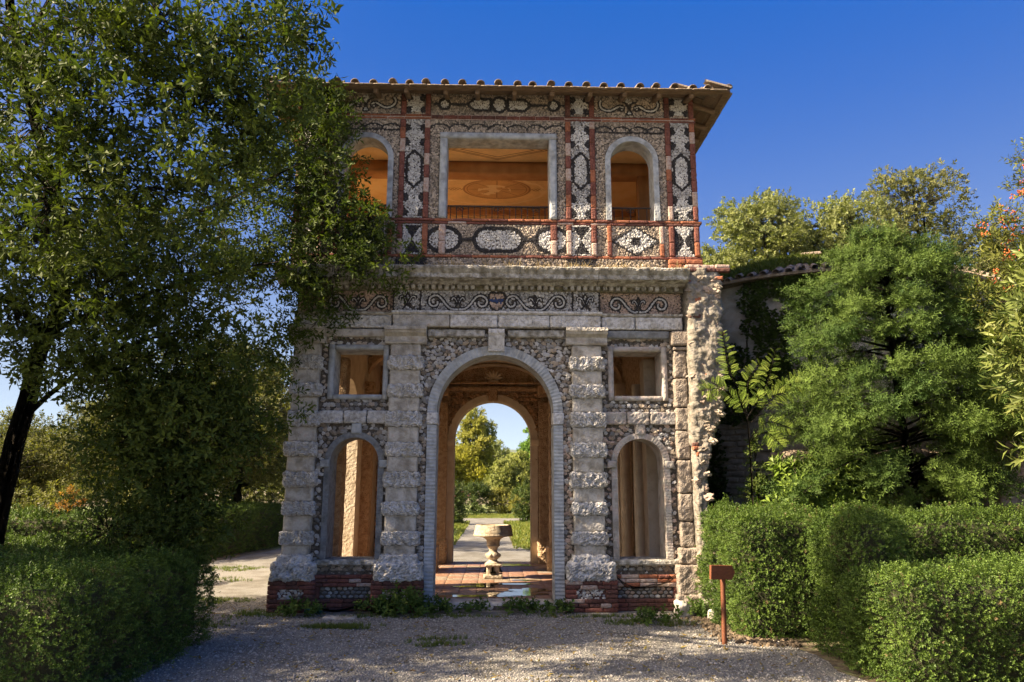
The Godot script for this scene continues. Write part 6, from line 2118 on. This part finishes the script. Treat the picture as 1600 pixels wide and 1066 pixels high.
# ---------------------------------------------------------------- garden seen through the arch
func far_garden() -> void:
	var big := [sprig(7, 0.36, 0.24, 0.15, 0.95, 41)]
	var tw := thing("overhanging_tree", "dark tree behind the pavilion whose twigs hang into the arch's left side", "tree", Vector3(-3.6, 0, -10.0))
	limb(tw, "trunk", [Vector3(0, -0.05, 0), Vector3(0, 2.0, 0), Vector3(0.2, 4.0, 0), Vector3(0.3, 5.5, 0)], 0.14, 0.04, M.bark, 8)
	limb(tw, "branch", [Vector3(0.15, 3.4, 0), Vector3(0.9, 4.2, 0), Vector3(1.9, 4.15, 0)], 0.04, 0.01, M.bark, 6)
	crown(tw, [[1.7, 4.1, 0, 0.5, 0.35, 0.5, 14], [1.75, 3.2, 0, 0.30, 0.35, 0.4, 12], [1.7, 2.5, 0, 0.35, 0.3, 0.4, 12], [0.6, 4.6, 0, 1.3, 1.0, 1.2, 60], [-0.6, 3.6, 0, 1.0, 0.9, 1.0, 30]], 9, 0.22, [sprig(6, 0.13, 0.085, 0.05, 0.95, 42)], M.leaf, Color(0.05, 0.07, 0.02), Color(0.11, 0.125, 0.035), M.bark, 0.2, 1.0, 0.4, 0.012)
	tree("poplar_tree", "tall yellowing tree in the middle of the view through the arch", Vector3(-1.6, 0, -52.0), 8.8, 1.9, 0.16, big, Color(0.185, 0.212, 0.053), Color(0.407, 0.383, 0.084), 921, 210, Vector3.ZERO, 0.55, 0.9, 0.12)
	tree("poplar_tree", "green tree right of the yellowing one beyond the lawn", Vector3(3.7, 0, -50.0), 7.3, 1.5, 0.14, big, Color(0.092, 0.181, 0.035), Color(0.213, 0.340, 0.071), 922, 170, Vector3.ZERO, 0.55, 1.0, 0.13)
	tree("poplar_tree", "yellow-leaved low tree behind the dark bushes at the lawn end", Vector3(-2.4, 0, -48.5), 4.8, 1.7, 0.13, big, Color(0.259, 0.245, 0.035), Color(0.425, 0.404, 0.059), 923, 130, Vector3.ZERO, 0.5)
	tree("poplar_tree", "light olive tree between the yellow and green ones", Vector3(1.3, 0, -45.5), 4.0, 1.5, 0.13, big, Color(0.167, 0.201, 0.059), Color(0.315, 0.330, 0.106), 924, 130, Vector3.ZERO, 0.5)
	tree("poplar_tree", "tall dark-green tree hidden mostly by the arch's right jamb", Vector3(6.2, 0, -47.0), 7.0, 1.7, 0.16, big, Color(0.074, 0.139, 0.035), Color(0.167, 0.255, 0.059), 925, 130, Vector3.ZERO, 0.6)
	tree("poplar_tree", "yellow-green tree hidden mostly by the arch's left jamb", Vector3(-5.8, 0, -47.0), 6.4, 1.7, 0.16, big, Color(0.130, 0.170, 0.035), Color(0.277, 0.297, 0.071), 926, 130, Vector3.ZERO, 0.6)
	tree("poplar_tree", "hazy olive tree further off, between the yellow and the green tree", Vector3(0.9, 0, -70.0), 6.6, 2.4, 0.16, big, Color(0.148, 0.181, 0.059), Color(0.277, 0.297, 0.106), 927, 130, Vector3.ZERO, 0.7)
	tree("poplar_tree", "low golden tree on the lawn's far edge, left side", Vector3(-3.6, 0, -56.0), 6.0, 2.0, 0.16, big, Color(0.240, 0.234, 0.048), Color(0.425, 0.404, 0.084), 928, 130, Vector3.ZERO, 0.6)
	tree("poplar_tree", "low yellow-green tree on the lawn's far edge, right side", Vector3(2.3, 0, -47.5), 4.6, 1.5, 0.16, big, Color(0.175, 0.212, 0.059), Color(0.333, 0.351, 0.106), 929, 130, Vector3.ZERO, 0.6)
	rng.seed = 931
	var wx := []
	var wc := PackedColorArray()
	for k in 150:
		var x := -150.0 + k * 1.75 + rnd(-1.0, 1.0)
		var z := rnd(-105.0, -85.0)
		var hh := rnd(3.0, 6.5)
		for i in 60:
			var v := in_ball()
			wx.append(Transform3D(aim(v + Vector3(0, 0.6, 0) + in_ball() * 0.4, rnd(0, TAU)).scaled_local(Vector3.ONE * rnd(1.6, 2.8)), Vector3(x + v.x * 2.2, hh * 0.5 + v.y * hh * 0.55, z + v.z * 2.0)))
			wc.append(Color(0.09, 0.12, 0.03).lerp(Color(0.22, 0.21, 0.07), rng.randf()) * rnd(0.8, 1.2))
	var fw := scatter("far_woods", big[0], M.leaf, wx, wc)
	tag(fw, "far belt of mixed woods along the horizon behind the garden", "woods", "", "stuff")
	var bush := [sprig(7, 0.20, 0.13, 0.07, 0.95, 43)]
	var n := 0
	for q in [[-2.9, -40.0, 1.0, 2.0, "dark round bush at the lawn's end, left of the path"], [-1.2, -43.0, 1.1, 2.1, "tall dark bush behind the lawn in the middle of the arch"], [0.6, -43.5, 0.9, 1.6, "lower olive bush beside the tall dark one"], [2.4, -42.0, 1.0, 1.7, "light green bush at the right end of the lawn"], [2.0, -29.0, 0.75, 1.9, "dark bush on the right edge of the gravel path"]]:
		var s := thing("bush", q[4], "shrub", Vector3(q[0], 0, q[1]))
		crown(s, [[0, q[3] * 0.5, 0, q[2], q[3] * 0.52, q[2] * 0.8, 46]], 13, 0.28, bush, M.leaf, Color(0.035, 0.06, 0.018) if n < 2 or n == 4 else Color(0.12, 0.13, 0.03), Color(0.085, 0.12, 0.03) if n < 2 or n == 4 else Color(0.26, 0.25, 0.06), M.bark, 0.0, 1.0, 0.6, 0.01)
		n += 1
	var ol := thing("oleander", "dark shrub with pink flowers at the arch's left side, beyond the path", "shrub", Vector3(-2.0, 0, -27.0))
	crown(ol, [[0, 1.0, 0, 0.75, 0.95, 0.6, 40]], 12, 0.24, bush, M.leaf, Color(0.05, 0.075, 0.03), Color(0.11, 0.14, 0.05), M.bark, 0.0, 1.0, 0.6, 0.01)
	crown(ol, [[0.1, 1.45, 0.15, 0.6, 0.45, 0.45, 9]], 6, 0.14, bush, M.leaf, Color(0.45, 0.16, 0.20), Color(0.55, 0.28, 0.30), M.bark, 0.0, 0.5, 0.6, 0.006, "flowers")


# ---------------------------------------------------------------- small things
func small_things() -> void:
	rng.seed = 55
	# arrow sign
	var s := thing("arrow_sign", "blank brown wooden arrow signpost in front of the clipped hedge", "signpost", Vector3(2.55, 0, 2.37))
	mi("post", block(Vector3(0.045, 0.80, 0.045), 0.004, 0.002, 4.0, 0.05, 951), M.sign_wood, s, Vector3(0, 0.39, 0), Vector3(0, 0.1, -0.025))
	var g := Geo.new()
	var o := [Vector2(-0.155, -0.075), Vector2(0.115, -0.075), Vector2(0.155, 0.0), Vector2(0.115, 0.075), Vector2(-0.155, 0.075)]
	var dz := 0.018
	for i in 5:
		var a: Vector2 = o[i]
		var b: Vector2 = o[(i + 1) % 5]
		g.quad(Vector3(a.x, a.y, -dz), Vector3(b.x, b.y, -dz), Vector3(b.x, b.y, dz), Vector3(a.x, a.y, dz))
		g.tri(Vector3(0, 0, dz), Vector3(a.x, a.y, dz), Vector3(b.x, b.y, dz))
		g.tri(Vector3(0, 0, -dz), Vector3(b.x, b.y, -dz), Vector3(a.x, a.y, -dz))
	mi("arrow_board", g.mesh(), M.sign_wood, s, Vector3(-0.005, 0.765, 0.042), Vector3(0.05, 0.30, -0.04))
	# fallen stones at the foot of the ruin
	var k := 0
	for q in [[2.58, 0.55, 0.13, "pale broken stone lying at the half column's foot"], [2.79, 0.52, 0.12, "square brown fallen block next to the pale broken stone"], [2.97, 0.50, 0.14, "large fallen stone against the clipped hedge, under the ruin"], [2.95, 0.40, 0.10, "flat stone resting behind the large fallen one"], [2.90, 0.85, 0.09, "small earthy stone lying in front of the fallen blocks"]]:
		var r := thing("fallen_stone", q[3], "stone", Vector3(q[0], q[2] * 0.6, q[1]), "stones fallen from the ruined wall")
		mi("stone", block(Vector3(q[2] * 2.0, q[2] * 1.5, q[2] * 1.6), 0.03, 0.05, 7.0, 0.025, 960 + k, 0.03), M.ruin_stone if k % 2 else M.sandstone, r, Vector3.ZERO, Vector3(rnd(-0.2, 0.2), rnd(-0.6, 0.6), rnd(-0.2, 0.2)))
		k += 1
	# earth bank round the hedge foot
	var xs := []
	var cs := PackedColorArray()
	for i in 900:
		var z := rnd(0.3, 2.5)
		var x := 2.85 + (0.35 * (z - 1.9) if z > 1.9 else 0.0) + rng.randfn(0.0, 0.16)
		var sz := rnd(0.008, 0.03)
		xs.append(Transform3D(rot_basis().scaled(Vector3.ONE * sz), Vector3(x, sz * 0.3, z)))
		cs.append(Color(0.13, 0.095, 0.06) * rnd(0.5, 1.4))
	var el := scatter("earth_clods", stone(1, 0.6, 970), M.pebble, xs, cs)
	tag(el, "brown crumbly earth and dry litter along the foot of the clipped hedge", "soil", "", "stuff")
	# cable looped on the right pedestal
	var cb := thing("loose_cable", "thin grey cable looped against the bricks under the right arched window", "cable")
	var cg := Geo.new()
	for e in 2:
		var path := PackedVector3Array()
		var rr := PackedFloat32Array()
		for i in 22:
			var u := i / 21.0
			var x := lerpf(1.72, 2.66, u)
			var y := 0.50 - 0.19 * sin(PI * pow(u, 0.75)) - 0.03 * e * sin(u * 9.0) + 0.22 * maxf(0.0, u - 0.75)
			path.append(Vector3(x, y, 0.115 + 0.012 * e))
			rr.append(0.006)
		cg.tube(path, rr, 6)
	mi("strand", cg.mesh(), M.cable, cb)
	# hose
	var ho := thing("garden_hose", "dark teal hose with a tap fitting on the ground under the left arched window", "hose")
	var hg := Geo.new()
	var hp := PackedVector3Array()
	var hr := PackedFloat32Array()
	for i in 30:
		var u := i / 29.0
		hp.append(Vector3(lerpf(-2.55, -1.58, u), 0.06 + 0.02 * sin(u * 11.0), 0.30 + 0.04 * sin(u * 7.0)))
		hr.append(0.016)
	hg.tube(hp, hr, 8)
	mi("pipe", hg.mesh(), M.hose, ho)
	for x in [-2.52, -2.36]:
		mi("fitting", stone(2, 0.2, 981, false), M.hose, ho, Vector3(x, 0.055, 0.32), Vector3.ZERO, Vector3(0.045, 0.05, 0.04))
	# stone slab let into the gravel
	var sl := thing("ground_slab", "flat pale stone slab let into the gravel under the left arched window", "slab", Vector3(-2.02, 0, 0.62))
	mi("slab", block(Vector3(0.42, 0.05, 0.22), 0.01, 0.006, 5.0, 0.05, 982), M.sandstone, sl, Vector3(0, -0.005, 0))
	# weeds
	var wl := [sprig(7, 0.16, 0.085, 0.045, 1.0, 51), sprig(6, 0.12, 0.07, 0.05, 1.1, 52)]
	for q in [[-1.22, 0.40, 0.34, 0.36, 130, "leafy weed clump growing in the corner left of the arch"], [-1.62, 0.33, 0.22, 0.26, 60, "weeds growing over the pebble panel under the left arched window"], [-2.55, 0.42, 0.26, 0.16, 50, "low weeds at the outer left pier's foot"], [0.88, 0.30, 0.20, 0.16, 50, "weeds at the threshold's right end"], [-0.75, 0.25, 0.2, 0.14, 36, "weeds at the threshold's left end"], [0.35, 0.25, 0.28, 0.13, 46, "low weeds along the middle of the threshold"], [2.72, 0.62, 0.16, 0.18, 40, "small green weeds on the half column's footing"], [2.1, 1.05, 0.35, 0.14, 40, "thin weeds in the gravel before the right arched window"], [-0.25, 0.24, 0.2, 0.12, 30, "small weeds just left of the threshold's middle"]]:
		var w := thing("weed_clump", q[5], "weeds", Vector3(q[0], 0, q[1]), "weeds along the pavilion's foot")
		var xf := []
		var cols := PackedColorArray()
		for i in q[4]:
			var v := in_ball()
			var p := Vector3(v.x * q[2], absf(v.y) * q[3] * (1.0 - 0.5 * Vector2(v.x, v.z).length()), v.z * q[2] * 0.5)
			xf.append(Transform3D(aim(Vector3(v.x, 0.8, v.z + 0.3) + in_ball() * 0.4, rnd(0, TAU)).scaled_local(Vector3.ONE * rnd(0.5, 1.0)), p))
			cols.append(Color(0.045, 0.085, 0.018).lerp(Color(0.12, 0.18, 0.035), rng.randf()) * rnd(0.8, 1.2))
		scatter("leaves", wl[rng.randi() % 2], M.leaf, xf, cols, w)
	# dry grass on the cornice
	var dx := []
	var dc := PackedColorArray()
	for i in 420:
		var x := rnd(-2.2, 2.85)
		if gen(3).get_noise_1d(x * 2.3) < -0.05 and rng.randf() < 0.75:
			continue
		var hang := rng.randf() < 0.45
		dx.append(Transform3D(Basis.from_euler(Vector3(rnd(1.2, 2.4) if hang else rnd(-0.4, 0.5), rnd(0, TAU) if not hang else rnd(-0.4, 0.4), rnd(-0.5, 0.5))).scaled(Vector3.ONE * rnd(0.5, 1.2)), Vector3(x, 4.925, rnd(0.36, 0.42) if hang else rnd(0.1, 0.4))))
		dc.append(Color(0.42, 0.33, 0.17) * rnd(0.6, 1.25))
	var dg := scatter("dry_grass", tuft(4, 0.13, 0.0035), M.straw, dx, dc)
	tag(dg, "dry straw-coloured grass growing along the top of the cornice", "grass", "", "stuff")
	# grass in the gravel
	var stn := gen(23)
	var gx := []
	var gc := PackedColorArray()
	for q in [[-1.82, 1.30, 0.55, 0.16, 900], [-0.55, 2.25, 0.45, 0.3, 350], [-3.2, 0.35, 0.5, 0.35, 500], [2.05, 1.05, 0.7, 0.28, 620], [-4.3, -0.9, 0.7, 0.4, 700], [-5.6, -5.6, 0.8, 0.6, 700], [-3.5, 1.0, 0.4, 0.4, 200], [-1.0, 0.55, 1.4, 0.12, 500], [1.2, 0.55, 0.7, 0.15, 260], [-5.4, -3.6, 1.0, 0.5, 400]]:
		for i in q[4]:
			var v := in_ball()
			if stn.get_noise_2d((q[0] + v.x * q[2]) * 2.2, (q[1] + v.z * q[3]) * 4.0) < -0.02:
				continue
			gx.append(Transform3D(Basis(Vector3.UP, rnd(0, TAU)).scaled(Vector3.ONE * rnd(0.4, 1.1)), Vector3(q[0] + v.x * q[2], 0, q[1] + v.z * q[3])))
			gc.append(Color(0.075, 0.125, 0.022).lerp(Color(0.17, 0.20, 0.05), rng.randf()) * rnd(0.8, 1.2))
	var gr := scatter("grass", tuft(5, 0.055, 0.0035), M.leaf, gx, gc)
	tag(gr, "sparse green grass growing through the gravel", "grass", "", "stuff")
	var fx := []
	var fc := PackedColorArray()
	for i in 950:
		var x := rnd(-4.2, 3.2)
		var z := rnd(-0.6, 4.6)
		if (x < -3.0 and z > 1.8) or (z < 0.3 and x > -3.2):
			continue
		fx.append(Transform3D(Basis.from_euler(Vector3(PI / 2.0 + rnd(-0.3, 0.3), rnd(0, TAU), rnd(-0.3, 0.3))).scaled(Vector3.ONE * rnd(0.5, 1.0)), Vector3(x, 0.012, z)))
		fc.append(Color(0.22, 0.13, 0.05).lerp(Color(0.34, 0.28, 0.08), rng.randf()) * rnd(0.5, 1.2))
	var fl := scatter("fallen_leaves", leaf_mesh(0.085, 0.034, 0.3), M.leaf, fx, fc)
	tag(fl, "dry brown and yellow leaves scattered over the forecourt gravel", "leaves", "", "stuff")
	var lx := []
	var lc := PackedColorArray()
	for i in 5200:
		var far := rng.randf() < 0.5
		var p := Vector3(rnd(-3.0, -1.15), 0, rnd(-30.0, -11.0)) if not far else Vector3(rnd(-8.0, 9.0), 0, rnd(-42.0, -35.5))
		if not far and rng.randf() < 0.5:
			p.x = rnd(0.62, 2.6)
		lx.append(Transform3D(Basis(Vector3.UP, rnd(0, TAU)).scaled(Vector3.ONE * rnd(1.2, 2.6)), p))
		lc.append(Color(0.12, 0.17, 0.03).lerp(Color(0.24, 0.24, 0.06), rng.randf()))
	var lg := scatter("lawn_grass", tuft(6, 0.055, 0.006), M.leaf, lx, lc)
	tag(lg, "short grass blades of the lawn beyond the arch", "grass", "", "stuff")
